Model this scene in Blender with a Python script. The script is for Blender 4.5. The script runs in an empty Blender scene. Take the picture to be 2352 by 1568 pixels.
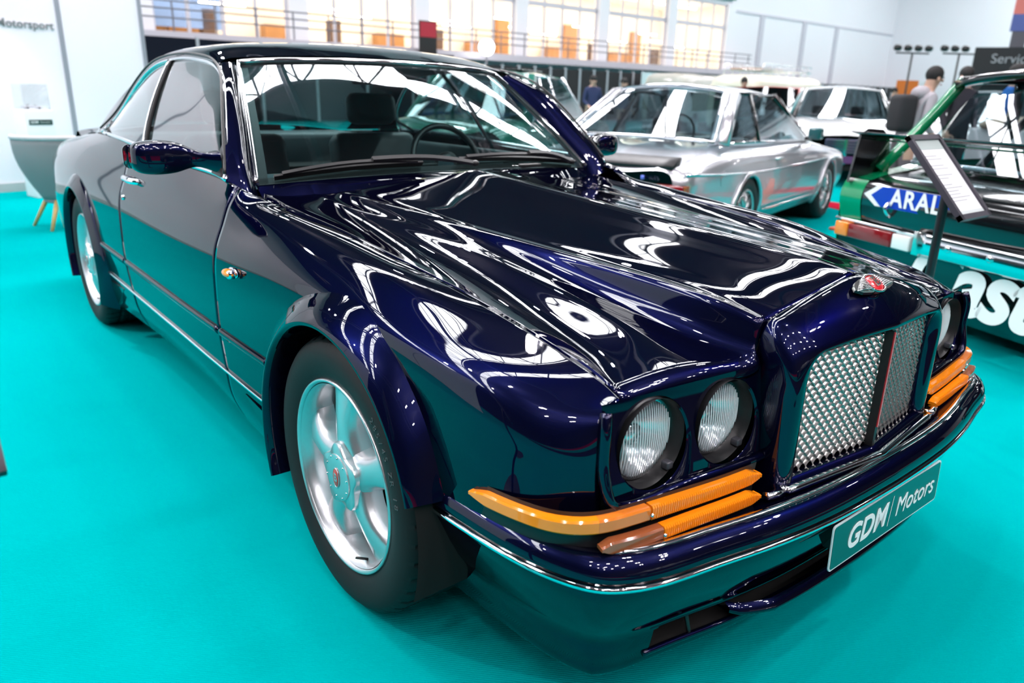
import bpy, bmesh, math, random
import numpy as np
from mathutils import Vector, Matrix

random.seed(7)
SC = bpy.context.scene
COL = SC.collection
PI = math.pi

# ------------------------------------------------------------------ camera
CAM_POS = (-1.6555, -1.5401, 1.2689)
YAW, PITCH, ROLL, FPX = 0.685378, 0.321450, 0.027219, 1714.04
def _cam_axes():
    f = np.array([math.sin(YAW)*math.cos(PITCH), math.cos(YAW)*math.cos(PITCH), -math.sin(PITCH)])
    r = np.array([math.cos(YAW), -math.sin(YAW), 0.0])
    u = np.cross(r, f)
    return (math.cos(ROLL)*r + math.sin(ROLL)*u, -math.sin(ROLL)*r + math.cos(ROLL)*u, f)
_r, _u, _f = _cam_axes()
cd = bpy.data.cameras.new('camera')
cam = bpy.data.objects.new('camera', cd)
COL.objects.link(cam)
cam.matrix_world = Matrix(((_r[0], _u[0], -_f[0], CAM_POS[0]), (_r[1], _u[1], -_f[1], CAM_POS[1]),
                           (_r[2], _u[2], -_f[2], CAM_POS[2]), (0, 0, 0, 1)))
cd.sensor_width = 36.0
cd.lens = FPX/2352*36.0
cd.clip_end = 400
cd.dof.use_dof = True
cd.dof.focus_distance = 1.75
cd.dof.aperture_fstop = 3.2
SC.camera = cam

# ------------------------------------------------------------------ world, exposure
SC.view_settings.view_transform = 'Standard'
SC.view_settings.look = 'None'
SC.view_settings.gamma = 1.0
SC.view_settings.use_curve_mapping = False
SC.view_settings.exposure = 0.0
W = bpy.data.worlds.new('hall_air'); SC.world = W
W.use_nodes = True
W.node_tree.nodes['Background'].inputs[0].default_value = (0.55, 0.55, 0.66, 1)
W.node_tree.nodes['Background'].inputs[1].default_value = 0.10
SKY_E, LAMP_E, GAL_E, SPOT_E, WASH_E = 18.0, 250.0, 170.0, 560.0, 640.0     # light levels of the hall lamps and of the added wall washers

# ------------------------------------------------------------------ materials
MATS = {}
def mat(name, col, rough=0.5, metal=0.0, coat=0.0, emit=None, es=0.0, spec=None, noise=None, bump=None, coat_rough=0.03, trans=0.0, alpha=1.0):
    if name in MATS: return MATS[name]
    m = bpy.data.materials.new(name); m.use_nodes = True
    nt = m.node_tree; b = nt.nodes['Principled BSDF']
    b.inputs['Base Color'].default_value = (*col, 1)
    b.inputs['Roughness'].default_value = rough
    b.inputs['Metallic'].default_value = metal
    b.inputs['Coat Weight'].default_value = coat
    b.inputs['Coat Roughness'].default_value = coat_rough
    b.inputs['Transmission Weight'].default_value = trans
    if spec is not None: b.inputs['Specular IOR Level'].default_value = spec
    if emit:
        b.inputs['Emission Color'].default_value = (*emit, 1); b.inputs['Emission Strength'].default_value = es
    if noise:                     # (scale, amount) colour variation
        tc = nt.nodes.new('ShaderNodeTexCoord'); n = nt.nodes.new('ShaderNodeTexNoise')
        n.inputs['Scale'].default_value = noise[0]; n.inputs['Detail'].default_value = 4
        nt.links.new(tc.outputs['Object'], n.inputs['Vector'])
        mx = nt.nodes.new('ShaderNodeMix'); mx.data_type = 'RGBA'
        mx.inputs['A'].default_value = (*[c*(1-noise[1]) for c in col], 1)
        mx.inputs['B'].default_value = (*[min(1, c*(1+noise[1])) for c in col], 1)
        nt.links.new(n.outputs['Fac'], mx.inputs['Factor']); nt.links.new(mx.outputs['Result'], b.inputs['Base Color'])
    if bump:                      # (scale, strength, distance)
        tc = nt.nodes.new('ShaderNodeTexCoord'); n = nt.nodes.new('ShaderNodeTexNoise')
        n.inputs['Scale'].default_value = bump[0]; n.inputs['Detail'].default_value = 3
        nt.links.new(tc.outputs['Object'], n.inputs['Vector'])
        bp = nt.nodes.new('ShaderNodeBump'); bp.inputs['Strength'].default_value = bump[1]; bp.inputs['Distance'].default_value = bump[2]
        nt.links.new(n.outputs['Fac'], bp.inputs['Height']); nt.links.new(bp.outputs['Normal'], b.inputs['Normal'])
    MATS[name] = m
    return m

def glass(name, tint, refl=0.06, rough=0.0):
    """thin sheet of glass: tinted straight-through light plus a fresnel mirror"""
    if name in MATS: return MATS[name]
    m = bpy.data.materials.new(name); m.use_nodes = True
    nt = m.node_tree; nt.nodes.clear()
    out = nt.nodes.new('ShaderNodeOutputMaterial'); mix = nt.nodes.new('ShaderNodeMixShader')
    tr = nt.nodes.new('ShaderNodeBsdfTransparent'); tr.inputs[0].default_value = (*tint, 1)
    gl = nt.nodes.new('ShaderNodeBsdfGlossy'); gl.inputs['Roughness'].default_value = rough
    gl.inputs['Color'].default_value = (1, 1, 1, 1)
    fr = nt.nodes.new('ShaderNodeFresnel')
    ge = nt.nodes.new('ShaderNodeNewGeometry'); io = nt.nodes.new('ShaderNodeMath'); io.operation = 'MULTIPLY_ADD'   # same index from both sides of the sheet
    io.inputs[1].default_value = 1/1.52-1.52; io.inputs[2].default_value = 1.52
    nt.links.new(ge.outputs['Backfacing'], io.inputs[0]); nt.links.new(io.outputs[0], fr.inputs['IOR'])
    ma = nt.nodes.new('ShaderNodeMath'); ma.operation = 'MULTIPLY_ADD'
    ma.inputs[1].default_value = 1.6; ma.inputs[2].default_value = refl - 0.06; ma.use_clamp = True
    nt.links.new(fr.outputs[0], ma.inputs[0]); nt.links.new(ma.outputs[0], mix.inputs[0])
    nt.links.new(tr.outputs[0], mix.inputs[1]); nt.links.new(gl.outputs[0], mix.inputs[2])
    nt.links.new(mix.outputs[0], out.inputs[0])
    MATS[name] = m
    return m

# ------------------------------------------------------------------ geometry helpers
def link(o, parent=None):
    COL.objects.link(o)
    if parent is not None: o.parent = parent
    return o
def tag(o, label, cat, group=None, kind=None):
    if label: o['label'] = label
    if cat: o['category'] = cat
    if group: o['group'] = group
    if kind: o['kind'] = kind
    return o
def thing(name, label, cat, loc=(0, 0, 0), rz=0.0, group=None):
    o = bpy.data.objects.new(name, None); COL.objects.link(o)
    o.empty_display_size = 0.1
    o.location = loc; o.rotation_euler = (0, 0, rz)
    return tag(o, label, cat, group)
def mk(name, v, f, m, parent=None, smooth=True, sharp=None):
    me = bpy.data.meshes.new(name)
    v = [tuple(map(float, p)) for p in v]
    me.from_pydata(v, [], f)
    if smooth:
        me.polygons.foreach_set('use_smooth', [True]*len(me.polygons))
        if sharp is not None: me.set_sharp_from_angle(angle=math.radians(sharp))
    me.materials.append(m)
    me.update()
    return link(bpy.data.objects.new(name, me), parent)
def gridf(nu, nv, cu=False, cv=False, off=0):
    f = []
    for i in range(nu if cu else nu-1):
        for j in range(nv if cv else nv-1):
            a = i*nv+j; b = i*nv+(j+1) % nv; c = ((i+1) % nu)*nv+(j+1) % nv; d = ((i+1) % nu)*nv+j
            f.append((a+off, b+off, c+off, d+off))
    return f
class MB:
    """collects shapes into one mesh"""
    def __init__(s): s.v = []; s.f = []
    def add(s, v, f):
        o = len(s.v); s.v += [tuple(map(float, p)) for p in v]; s.f += [tuple(i+o for i in q) for q in f]; return s
    def grid(s, P, cu=False, cv=False):
        P = np.asarray(P, float); return s.add(P.reshape(-1, 3), gridf(P.shape[0], P.shape[1], cu, cv))
    def box(s, lo, hi, bev=0.0):
        (x0, y0, z0), (x1, y1, z1) = lo, hi
        if bev <= 0:
            v = [(x0,y0,z0),(x1,y0,z0),(x1,y1,z0),(x0,y1,z0),(x0,y0,z1),(x1,y0,z1),(x1,y1,z1),(x0,y1,z1)]
            return s.add(v, [(3,2,1,0),(4,5,6,7),(0,1,5,4),(1,2,6,5),(2,3,7,6),(3,0,4,7)])
        bm = bmesh.new(); bmesh.ops.create_cube(bm, size=1)
        for q in bm.verts: q.co = Vector(((x0+x1)/2+q.co.x*(x1-x0), (y0+y1)/2+q.co.y*(y1-y0), (z0+z1)/2+q.co.z*(z1-z0)))
        bmesh.ops.bevel(bm, geom=bm.edges[:], offset=bev, segments=3, profile=0.5, affect='EDGES')
        bm.verts.index_update()
        s.add([q.co[:] for q in bm.verts], [tuple(x.index for x in p.verts) for p in bm.faces]); bm.free(); return s
    def tube(s, path, r, n=10, closed=False, cap=True):
        P = np.asarray(path, float); rr = np.broadcast_to(np.asarray(r, float), (len(P),))
        fr = frames(P, closed); a = np.linspace(0, 2*PI, n, endpoint=False)
        G = P[:, None, :] + rr[:, None, None]*(np.cos(a)[None, :, None]*fr[0][:, None, :]+np.sin(a)[None, :, None]*fr[1][:, None, :])
        o = len(s.v); s.grid(G, closed, True)
        if cap and not closed:
            s.f.append(tuple(o+i for i in range(n))[::-1]); s.f.append(tuple(o+(len(P)-1)*n+i for i in range(n)))
        return s
    def sweep(s, path, prof, up=(0, 0, 1), closed=False, pclosed=True, cap=True):
        """profile points (a,b): a along side vector, b along up"""
        P = np.asarray(path, float); T = tang(P, closed); U = np.asarray(up, float)
        if U.ndim == 1: U = np.broadcast_to(U, P.shape)
        S = np.cross(T, U); S /= np.linalg.norm(S, axis=1)[:, None]+1e-12
        U2 = np.cross(S, T); pr = np.asarray(prof, float)
        if pr.ndim == 2: pr = np.broadcast_to(pr, (len(P),)+pr.shape)
        G = P[:, None, :] + pr[:, :, 0:1]*S[:, None, :] + pr[:, :, 1:2]*U2[:, None, :]
        o = len(s.v); n = pr.shape[1]; s.grid(G, closed, pclosed)
        if cap and pclosed and not closed:
            s.f.append(tuple(o+i for i in range(n))[::-1]); s.f.append(tuple(o+(len(P)-1)*n+i for i in range(n)))
        return s
    def lathe(s, prof, n=48, axis='x', c=(0, 0, 0), a0=0.0, a1=2*PI):
        """prof: (r, h) ; revolves about axis through c"""
        full = abs(a1-a0-2*PI) < 1e-6
        a = np.linspace(a0, a1, n, endpoint=not full); pr = np.asarray(prof, float)
        r = pr[None, :, 0]; h = np.broadcast_to(pr[None, :, 1], (n, len(pr))); C = np.cos(a)[:, None]*r; S_ = np.sin(a)[:, None]*r
        if axis == 'x': G = np.stack([h, C, S_], 2)
        elif axis == 'y': G = np.stack([C, h, S_], 2)
        else: G = np.stack([C, S_, h], 2)
        return s.grid(G+np.asarray(c, float), full, False)
    def sphere(s, c, r, n=16, m=10):
        r = np.broadcast_to(np.asarray(r, float), (3,)); t = np.linspace(-PI/2, PI/2, m); a = np.linspace(0, 2*PI, n, endpoint=False)
        G = np.stack([np.cos(t)[:, None]*np.cos(a)[None], np.cos(t)[:, None]*np.sin(a)[None], np.sin(t)[:, None]+0*a[None]], 2)
        return s.grid(G*r+np.asarray(c, float), False, True)
    def prism(s, poly, ext, axis='y', bev=0):
        """poly in the plane across axis, extruded from ext[0] to ext[1]"""
        n = len(poly); v = []
        for e in ext:
            for (a, b) in poly:
                v.append({'x': (e, a, b), 'y': (a, e, b), 'z': (a, b, e)}[axis])
        f = [tuple(range(n))[::-1], tuple(range(n, 2*n))]+[(i, (i+1) % n, n+(i+1) % n, n+i) for i in range(n)]
        return s.add(v, f)
    def xf(s, M):
        s.v = [tuple(M @ Vector(p)) for p in s.v]; return s
    def build(s, name, m, parent=None, smooth=True, sharp=None, fix=True):
        o = mk(name, s.v, s.f, m, parent, smooth, None)
        if fix:
            bm = bmesh.new(); bm.from_mesh(o.data); bmesh.ops.recalc_face_normals(bm, faces=bm.faces[:]); bm.to_mesh(o.data); bm.free()
        if smooth and sharp is not None: o.data.set_sharp_from_angle(angle=math.radians(sharp))
        return o
def tang(P, closed=False):
    if closed: T = np.roll(P, -1, 0)-np.roll(P, 1, 0)
    else: T = np.gradient(P, axis=0)
    return T/(np.linalg.norm(T, axis=1)[:, None]+1e-12)
def frames(P, closed=False):
    T = tang(P, closed); a = np.array([0, 0, 1.0]) if abs(T[0][2]) < 0.9 else np.array([1.0, 0, 0])
    N = np.cross(T[0], a); N /= np.linalg.norm(N); Ns = []
    for t in T:
        N = N-t*np.dot(N, t); N = N/(np.linalg.norm(N)+1e-12); Ns.append(N)
    Ns = np.array(Ns); return Ns, np.cross(T, Ns)
def cspl(t, P, q):
    """natural cubic spline through P at parameters t, evaluated at q (vectorised over trailing dims)"""
    t = np.asarray(t, float); P = np.asarray(P, float); sh = P.shape[1:]; P2 = P.reshape(len(t), -1); n = len(t)
    q = np.asarray(q, float)
    if n == 2:
        k = ((q-t[0])/(t[1]-t[0]))[:, None]; return (P2[0]*(1-k)+P2[1]*k).reshape((len(q),)+sh)
    h = np.diff(t); A = np.zeros((n, n)); B = np.zeros_like(P2); A[0, 0] = A[-1, -1] = 1
    for i in range(1, n-1):
        A[i, i-1] = h[i-1]; A[i, i] = 2*(h[i-1]+h[i]); A[i, i+1] = h[i]
        B[i] = 6*((P2[i+1]-P2[i])/h[i]-(P2[i]-P2[i-1])/h[i-1])
    M = np.linalg.solve(A, B); k = np.clip(np.searchsorted(t, q)-1, 0, n-2); hh = h[k][:, None]; a = (t[k+1]-q)[:, None]; b = (q-t[k])[:, None]
    r = M[k]*a**3/(6*hh)+M[k+1]*b**3/(6*hh)+(P2[k]/hh-M[k]*hh/6)*a+(P2[k+1]/hh-M[k+1]*hh/6)*b
    return r.reshape((len(q),)+sh)
def chord(P):
    d = np.linalg.norm(np.diff(P, axis=0), axis=-1)
    if d.ndim > 1: d = d.mean(1)
    return np.concatenate([[0], np.cumsum(d)])
def spl(P, n=40):
    P = np.asarray(P, float); t = chord(P)**1.0; return cspl(t, P, np.linspace(0, t[-1], n))
class Surf:
    """bicubic surface through a grid of points G[i][j]"""
    def __init__(s, G):
        s.G = np.asarray(G, float); s.tu = chord(s.G); s.tv = chord(np.swapaxes(s.G, 0, 1))
    def ev(s, u, v):
        a = cspl(s.tu, s.G, u); a = np.swapaxes(a, 0, 1); a = cspl(s.tv, a, v); return np.swapaxes(a, 0, 1)
def normals(P):
    du = np.gradient(P, axis=0); dv = np.gradient(P, axis=1); n = np.cross(du, dv)
    return n/(np.linalg.norm(n, axis=2)[:, :, None]+1e-12)
def panel(P, center, depth=0.018, edges=(1, 1, 1, 1)):
    """adds a turned-in flange around an open grid, towards center"""
    P = np.asarray(P, float); N = normals(P)
    if ((np.asarray(center, float)-P)*N).sum() < 0: N = -N
    if edges[0]: P = np.concatenate([P[:1]+N[:1]*depth, P], 0); N = np.concatenate([N[:1], N], 0)
    if edges[1]: P = np.concatenate([P, P[-1:]+N[-1:]*depth], 0); N = np.concatenate([N, N[-1:]], 0)
    if edges[2]: P = np.concatenate([P[:, :1]+N[:, :1]*depth, P], 1); N = np.concatenate([N[:, :1], N], 1)
    if edges[3]: P = np.concatenate([P, P[:, -1:]+N[:, -1:]*depth], 1)
    return P
def mir(P, s):
    P = np.array(P, float); P[..., 0] *= s; return P
def text_mesh(name, s, size, m, parent=None, depth=0.0, bold=0.0, shear=0.0, align='CENTER', spacing=1.0):
    c = bpy.data.curves.new(name, 'FONT'); c.body = s; c.size = size; c.extrude = depth; c.offset = bold; c.shear = shear
    c.align_x = align; c.align_y = 'CENTER'; c.space_character = spacing; c.resolution_u = 6
    o = bpy.data.objects.new(name+'_tmp', c); COL.objects.link(o)
    dg = bpy.context.evaluated_depsgraph_get(); me = bpy.data.meshes.new_from_object(o.evaluated_get(dg))
    bpy.data.objects.remove(o); bpy.data.curves.remove(c)
    me.name = name; me.materials.clear(); me.materials.append(m)
    return link(bpy.data.objects.new(name, me), parent)
def place(o, origin, xdir, ydir):
    """puts an object's local xy plane on origin with given axes"""
    x = Vector(xdir).normalized(); y = Vector(ydir); y = (y-x*y.dot(x)).normalized(); z = x.cross(y)
    o.matrix_local = Matrix(((x[0], y[0], z[0], origin[0]), (x[1], y[1], z[1], origin[1]), (x[2], y[2], z[2], origin[2]), (0, 0, 0, 1)))
    return o
def copy_tree(o, parent=None):
    c = o.copy(); COL.objects.link(c)
    if parent is not None: c.parent = parent
    for ch in list(o.children): copy_tree(ch, c)
    return c
# =================================================================== exhibition hall
def struct(o, label=None):
    o['kind'] = 'structure'
    if label: o['label'] = label
    return o
def carpet(name, c1, c2, weave=420.0):
    m = mat(name, c1, 1.0, spec=.0); nt = m.node_tree; b = nt.nodes['Principled BSDF']
    tc = nt.nodes.new('ShaderNodeTexCoord')
    n1 = nt.nodes.new('ShaderNodeTexNoise'); n1.inputs['Scale'].default_value = weave; n1.inputs['Detail'].default_value = 2
    n2 = nt.nodes.new('ShaderNodeTexNoise'); n2.inputs['Scale'].default_value = .9; n2.inputs['Detail'].default_value = 3
    w = nt.nodes.new('ShaderNodeTexWave'); w.inputs['Scale'].default_value = 70; w.inputs['Distortion'].default_value = 1.5
    w.bands_direction = 'DIAGONAL'
    for n in (n1, n2, w): nt.links.new(tc.outputs['Object'], n.inputs['Vector'])
    mx = nt.nodes.new('ShaderNodeMix'); mx.data_type = 'RGBA'; mx.inputs['A'].default_value = (*c1, 1); mx.inputs['B'].default_value = (*c2, 1)
    ad = nt.nodes.new('ShaderNodeMath'); ad.operation = 'MULTIPLY_ADD'; ad.inputs[1].default_value = .55
    m2 = nt.nodes.new('ShaderNodeMath'); m2.operation = 'MULTIPLY'; m2.inputs[1].default_value = .45
    nt.links.new(n2.outputs['Fac'], m2.inputs[0]); nt.links.new(n1.outputs['Fac'], ad.inputs[0]); nt.links.new(m2.outputs[0], ad.inputs[2])
    nt.links.new(ad.outputs[0], mx.inputs['Factor']); nt.links.new(mx.outputs['Result'], b.inputs['Base Color'])
    bp = nt.nodes.new('ShaderNodeBump'); bp.inputs['Strength'].default_value = .35; bp.inputs['Distance'].default_value = .003
    a2 = nt.nodes.new('ShaderNodeMath'); a2.operation = 'ADD'
    nt.links.new(n1.outputs['Fac'], a2.inputs[0]); nt.links.new(w.outputs['Fac'], a2.inputs[1]); nt.links.new(a2.outputs[0], bp.inputs['Height'])
    nt.links.new(bp.outputs['Normal'], b.inputs['Normal'])
    return m
TEAL = carpet('teal_carpet', (.000, .260, .262), (.000, .360, .362))
REDC = carpet('red_carpet', (.36, .010, .03), (.46, .02, .045))
def quad(name, pts, m, parent=None):
    return MB().add(pts, [tuple(range(len(pts)))]).build(name, m, parent, smooth=False)
WHITEW = mat('white_painted_wall', (.84, .79, .84), .75, noise=(.6, .03))
FACADE = mat('white_facade_panels', (.90, .88, .92), .7, noise=(.2, .03))
FRAME = mat('pale_window_frame', (.62, .60, .66), .5)
STEELG = mat('grey_steel_truss', (.10, .10, .12), .6)
CEILM = mat('dark_grey_ceiling', (.040, .037, .046), .85, noise=(.3, .2))
DARKW = mat('dark_hall_end', (.05, .05, .055), .9)

struct(quad('floor', [(-40, -26, 0), (75, -26, 0), (75, 36, 0), (-40, 36, 0)], TEAL), 'teal exhibition carpet')
def slab(name, pts, m, lab, cat):
    return tag(MB().prism(pts, (0.0, .006), 'z').build(name, m, smooth=False), lab, cat)
slab('aisle_carpet', [(-18, -4.25), (6.5, -4.25), (2.2, -2.6), (-18, -2.6)], carpet('added_charcoal_carpet', (.018, .017, .020), (.028, .026, .030)), 'added charcoal carpet strip darkening the lamp panel reflections', 'carpet')  # out-of-view dark strip, added to darken what the lamp panels reflect
slab('aisle_carpet', [(-18, -25), (60, -25), (60, -8.0), (-18, -8.0)], REDC, 'red aisle carpet across the hall', 'carpet')
slab('aisle_carpet', [(6.9, 2.2), (7.4, .6), (8.0, .8), (7.95, 3.0), (7.9, 4.4)], REDC, 'red aisle carpet beyond the silver coupe', 'carpet')

# ---- ceiling with two long skylights
ZC = 14.5
CE = struct(quad('ceiling', [(-40, -26, ZC), (-40, 36, ZC), (75, 36, ZC), (75, -26, ZC)], CEILM))
GLOW = mat('skylight_glow', (1, 1, 1), .6, emit=(.96, .96, 1.0), es=SKY_E)
for (y0, sl, wd) in ((16.8, .02, 1.5), (9.5, .02, 1.3), (5.9, .0, 1.2)):
    for x0 in np.arange(-24, 62, 3.0):
        x1 = x0+2.86; f_ = lambda x: y0+sl*x
        quad('skylight_pane', [(x0, f_(x0)-wd/2, ZC-.06), (x1, f_(x1)-wd/2, ZC-.06), (x1, f_(x1)+wd/2, ZC-.06), (x0, f_(x0)+wd/2, ZC-.06)], GLOW, CE)
    mb = MB(); k = 0
    for x0 in np.arange(-24, 62, 1.5):
        ya, yb = (y0+sl*x0-wd*.62, y0+sl*(x0+1.5)+wd*.62)
        if k % 2: ya, yb = (y0+sl*x0+wd*.62, y0+sl*(x0+1.5)-wd*.62)
        mb.tube([(x0, ya, ZC-.5), (x0+1.5, yb, ZC-.5)], .05, 6); k += 1
    for e in (-.62, .62): mb.tube([(-24, y0-24*sl+wd*e, ZC-.5), (62, y0+62*sl+wd*e, ZC-.5)], .07, 6)
    mb.build('skylight_truss', STEELG, CE, smooth=False)
mb = MB()
for x in np.arange(-34, 72, 9.0):
    for z in (ZC-.4, ZC-1.6): mb.box((x-.12, -25, z-.12), (x+.12, 35, z+.12))
    for k, y in enumerate(np.arange(-25, 34, 2.0)):
        mb.tube([(x, y, ZC-1.6 if k % 2 else ZC-.4), (x, y+2, ZC-.4 if k % 2 else ZC-1.6)], .06, 5)
mb.build('roof_truss', STEELG, CE, smooth=False)

# ---- high-bay lamps (pairs of round heads); far right ones added to brighten the walls
LAMPG = mat('lamp_head_glow', (1, 1, 1), .5, emit=(1.0, .94, .97), es=LAMP_E)
lamp0 = None
for (x, y) in ((6.5, 14.5), (9.2, 9.6), (12, 20.5), (25, 25), (12.6, 2.4), (-3, 2.0), (3.5, -1.5), (-7, -3), (1, 5.5), (-6, 7), (20, 12), (30, 3), (18, -6), (6, -9), (-10, -12), (-14, 4), (4, 22), (34, 18), (45, 10), (50, 24), (58, 20), (58, 8), (58, -4), (40, 26), (48, 0), (52, 14))+tuple((x, y) for x in (-13, -8, -3.5, 1.5, 6, 11) for y in (-6.5, -11, -16)):
    if lamp0 is None:
        L0 = thing('high_bay_lamp', 'twin-head lamp hanging under the hall roof', 'lamp', group='high bay lamps under the roof')
        MB().box((-.5, -.06, .05), (.5, .06, .20), .02).build('housing', STEELG, L0)
        MB().tube([(0, 0, .2), (0, 0, 1.6)], .02, 6).build('hanger', STEELG, L0)
        for dx in (-.28, .28):
            MB().lathe([(0, 0), (.19, 0), (.21, .02), (.21, .06)], 20, 'z', (dx, 0, 0)).build('lamp_head', LAMPG, L0)
        lamp0 = L0; o = L0
    else: o = copy_tree(lamp0)
    o.location = (x, y, ZC-1.6)

# ---- far side: glazed upper floor
TH = math.radians(-2.0); DD = 30.6
FO = np.array([CAM_POS[0]+DD*math.sin(TH), CAM_POS[1]+DD*math.cos(TH), 0])
FM = Matrix.Translation(FO) @ Matrix.Rotation(-TH, 4, 'Z')
def fac(o):
    o.matrix_world = FM; return o
ZF, ZT, ZTOP = 3.0, 7.0, ZC
T0 = .4836*DD; BAY = .19623*DD
PX = [T0+BAY*k for k in range(-1, 6)]
mb = MB()
mb.box((-30, 0, 0), (82, .25, ZF)); mb.box((-30, 0, ZT), (82, .25, ZTOP)); mb.box((-30, 0, ZF), (PX[0]-.4, .25, ZT)); mb.box((PX[-1]+.4, 0, ZF), (82, .25, ZT))
for x in PX: mb.box((x-.40, -.18, ZF), (x+.40, .25, ZT))
WB = struct(fac(mb.build('wall_back', FACADE, smooth=False)))
for x in (48.6, 54.2, 59.0):
    MB().box((x-.22, -.12, 0), (x+.22, 0, 6.6)).build('wall_post', FRAME, WB, smooth=False)
MB().box((PX[-1]+.4, -.05, 6.6), (75, 0, 6.75)).build('wall_rail', FRAME, WB, smooth=False)
ROOM = mat('warm_plaster', (.86, .80, .72), .8); WOOD = mat('oak_panel', (.42, .20, .07), .5, noise=(3, .25))
STRIPL = mat('strip_lamp_glow', (1, 1, 1), .5, emit=(1, .90, .72), es=18)
PANE = glass('facade_pane', (.95, .95, .95), .03)
mb = MB(); mb.box((PX[0]-.5, 6.0, ZF), (PX[-1]+.5, 6.2, ZT)); mb.box((PX[0]-.5, .25, ZT), (PX[-1]+.5, 6.2, ZT+.1)); mb.box((PX[0]-.5, .25, ZF-.1), (PX[-1]+.5, 6.2, ZF)); mb.box((PX[0]-.7, .25, ZF), (PX[0]-.5, 6.2, ZT)); mb.box((PX[-1]+.5, .25, ZF), (PX[-1]+.7, 6.2, ZT))
mb.build('gallery_room', ROOM, WB, smooth=False)
for k in range(6):
    a, b = PX[k]+.40, PX[k+1]-.40
    fr = MB(); fr.box((a, .02, ZF), (b, .12, ZF+.10)); fr.box((a, .02, ZT-.12), (b, .12, ZT)); fr.box((a, .02, 5.50), (b, .12, 5.72)); fr.box((a, .02, ZF), (a+.1, .12, ZT)); fr.box((b-.1, .02, ZF), (b, .12, ZT))
    WNO = struct(fac(fr.build('window_%d' % (k+1), FRAME, smooth=False)))
    n = 4
    for i in range(1, n):
        x = a+(b-a)*i/n; MB().box((x-.06, .03, ZF), (x+.06, .11, ZT)).build('mullion', FRAME, WNO, smooth=False)
    for i in range(n):
        x0, x1 = a+(b-a)*i/n+.06, a+(b-a)*(i+1)/n-.06
        for z0, z1 in ((ZF+.1, 5.5), (5.72, ZT-.12)):
            MB().box((x0, .06, z0), (x1, .07, z1)).build('pane', PANE, WNO, smooth=False)
    for (f0, f1, z, y) in ((.12, .44, 5.05, 3.2), (.5, .86, 4.35, 2.4), (.1, .9, 6.75, 2.0), (.55, .95, 4.8, 4.6)):
        MB().box((a+(b-a)*f0, y, z), (a+(b-a)*f1, y+.08, z+.09)).build('strip_lamp', STRIPL, WB, smooth=False)
    if k in (0, 3, 4, 5): MB().box((a+(b-a)*(.45+.1*(k % 2)), 5.7, ZF), (a+(b-a)*.72, 5.95, 5.4)).build('wood_panel', WOOD, WB, smooth=False)
    MB().box((a+(b-a)*.1, 5.2, ZF), (a+(b-a)*.4, 5.8, ZF+1.0)).build('sideboard', WOOD, WB, smooth=False)
    MB().box((a+(b-a)*.62, 4.0, ZF), (a+(b-a)*.72, 4.5, ZF+1.3)).build('dark_counter', mat('brown_counter', (.12, .07, .05), .5), WB, smooth=False)
for k in range(6):
    L_ = bpy.data.lights.new('gallery_ceiling_light', 'AREA'); L_.shape = 'RECTANGLE'; L_.size = 5.0; L_.size_y = 4.0; L_.energy = GAL_E; L_.color = (1.0, .88, .72)
    lo_ = link(bpy.data.objects.new('gallery_ceiling_light', L_)); lo_.matrix_world = FM @ Matrix.Translation(((PX[k]+PX[k+1])/2, 3.2, ZT-.05))
MB().box((PX[0]+1.0, 4.0, ZF+.5), (PX[0]+4.6, 4.06, ZF+2.6)).build('blue_screen', mat('blue_display', (.20, .32, .60), .4), WB, smooth=False)
# balcony slab, railing
mb = MB(); mb.box((-10, -1.4, ZF-.3), (PX[-1]+1, 0, ZF)); mb.build('balcony_slab', FRAME, WB, smooth=False)
mb = MB()
for z in (ZF+.45, ZF+.75, ZF+1.0): mb.tube([(-10, -1.3, z), (PX[-1]+1, -1.3, z)], .028, 6)
for x in np.arange(-10, PX[-1]+1, 1.5): mb.tube([(x, -1.3, ZF), (x, -1.3, ZF+1.0)], .03, 6)
mb.build('balcony_railing', mat('grey_rail', (.22, .21, .24), .5, .5), WB, smooth=False)
BAN = tag(MB().box((PX[-2]+.3, -.25, 7.25), (PX[-1]+.2, -.20, 9.2)).build('hanging_banner', mat('green_banner', (.01, .20, .12), .6), smooth=False), 'plain green banner hung on the white wall above the windows', 'banner'); fac(BAN)
# globe lamp on the balcony
GL = thing('globe_lamp', 'glowing white globe lamp by the balcony railing', 'lamp'); 
gp = FM @ Vector((22.9, -2.2, 0)); GL.location = gp
MB().tube([(0, 0, 0), (0, 0, 2.9)], .05, 8).build('post', STEELG, GL)
MB().sphere((0, 0, 3.2), .36, 20, 14).build('globe', mat('globe_glow', (1, 1, 1), .4, emit=(1, .98, 1), es=7), GL)
# black partition wall below the balcony
PWB = mat('black_partition', (.012, .010, .012), .7); PWP = mat('aluminium_post', (.55, .54, .58), .4, .5)
PT = thing('partition_wall', 'row of black partition panels with aluminium posts under the balcony', 'partition', FM @ Vector((0, -3.2, 0)), -TH)
for i in range(58):
    x = 19.0+i*1.0
    MB().box((x+.06, -.02, .05), (x+.94, .02, 2.42)).build('panel', PWB, PT, smooth=False)
    MB().box((x-.06, -.04, 0), (x+.06, .04, 2.48)).build('post', PWP, PT, smooth=False)
PT2 = thing('partition_wall', 'dark glossy partition seen above the roof of the blue coupe', 'partition', FM @ Vector((0, -2.6, 0)), -TH)
for i in range(6):
    x = 7.6+i*2.2; MB().box((x+.05, -.02, .05), (x+2.15, .02, 2.75)).build('panel', mat('gloss_black_panel', (.01, .012, .02), .12), PT2, smooth=False)
    MB().box((x-.05, -.04, 0), (x+.05, .04, 2.8)).build('post', PWP, PT2, smooth=False)

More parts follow.
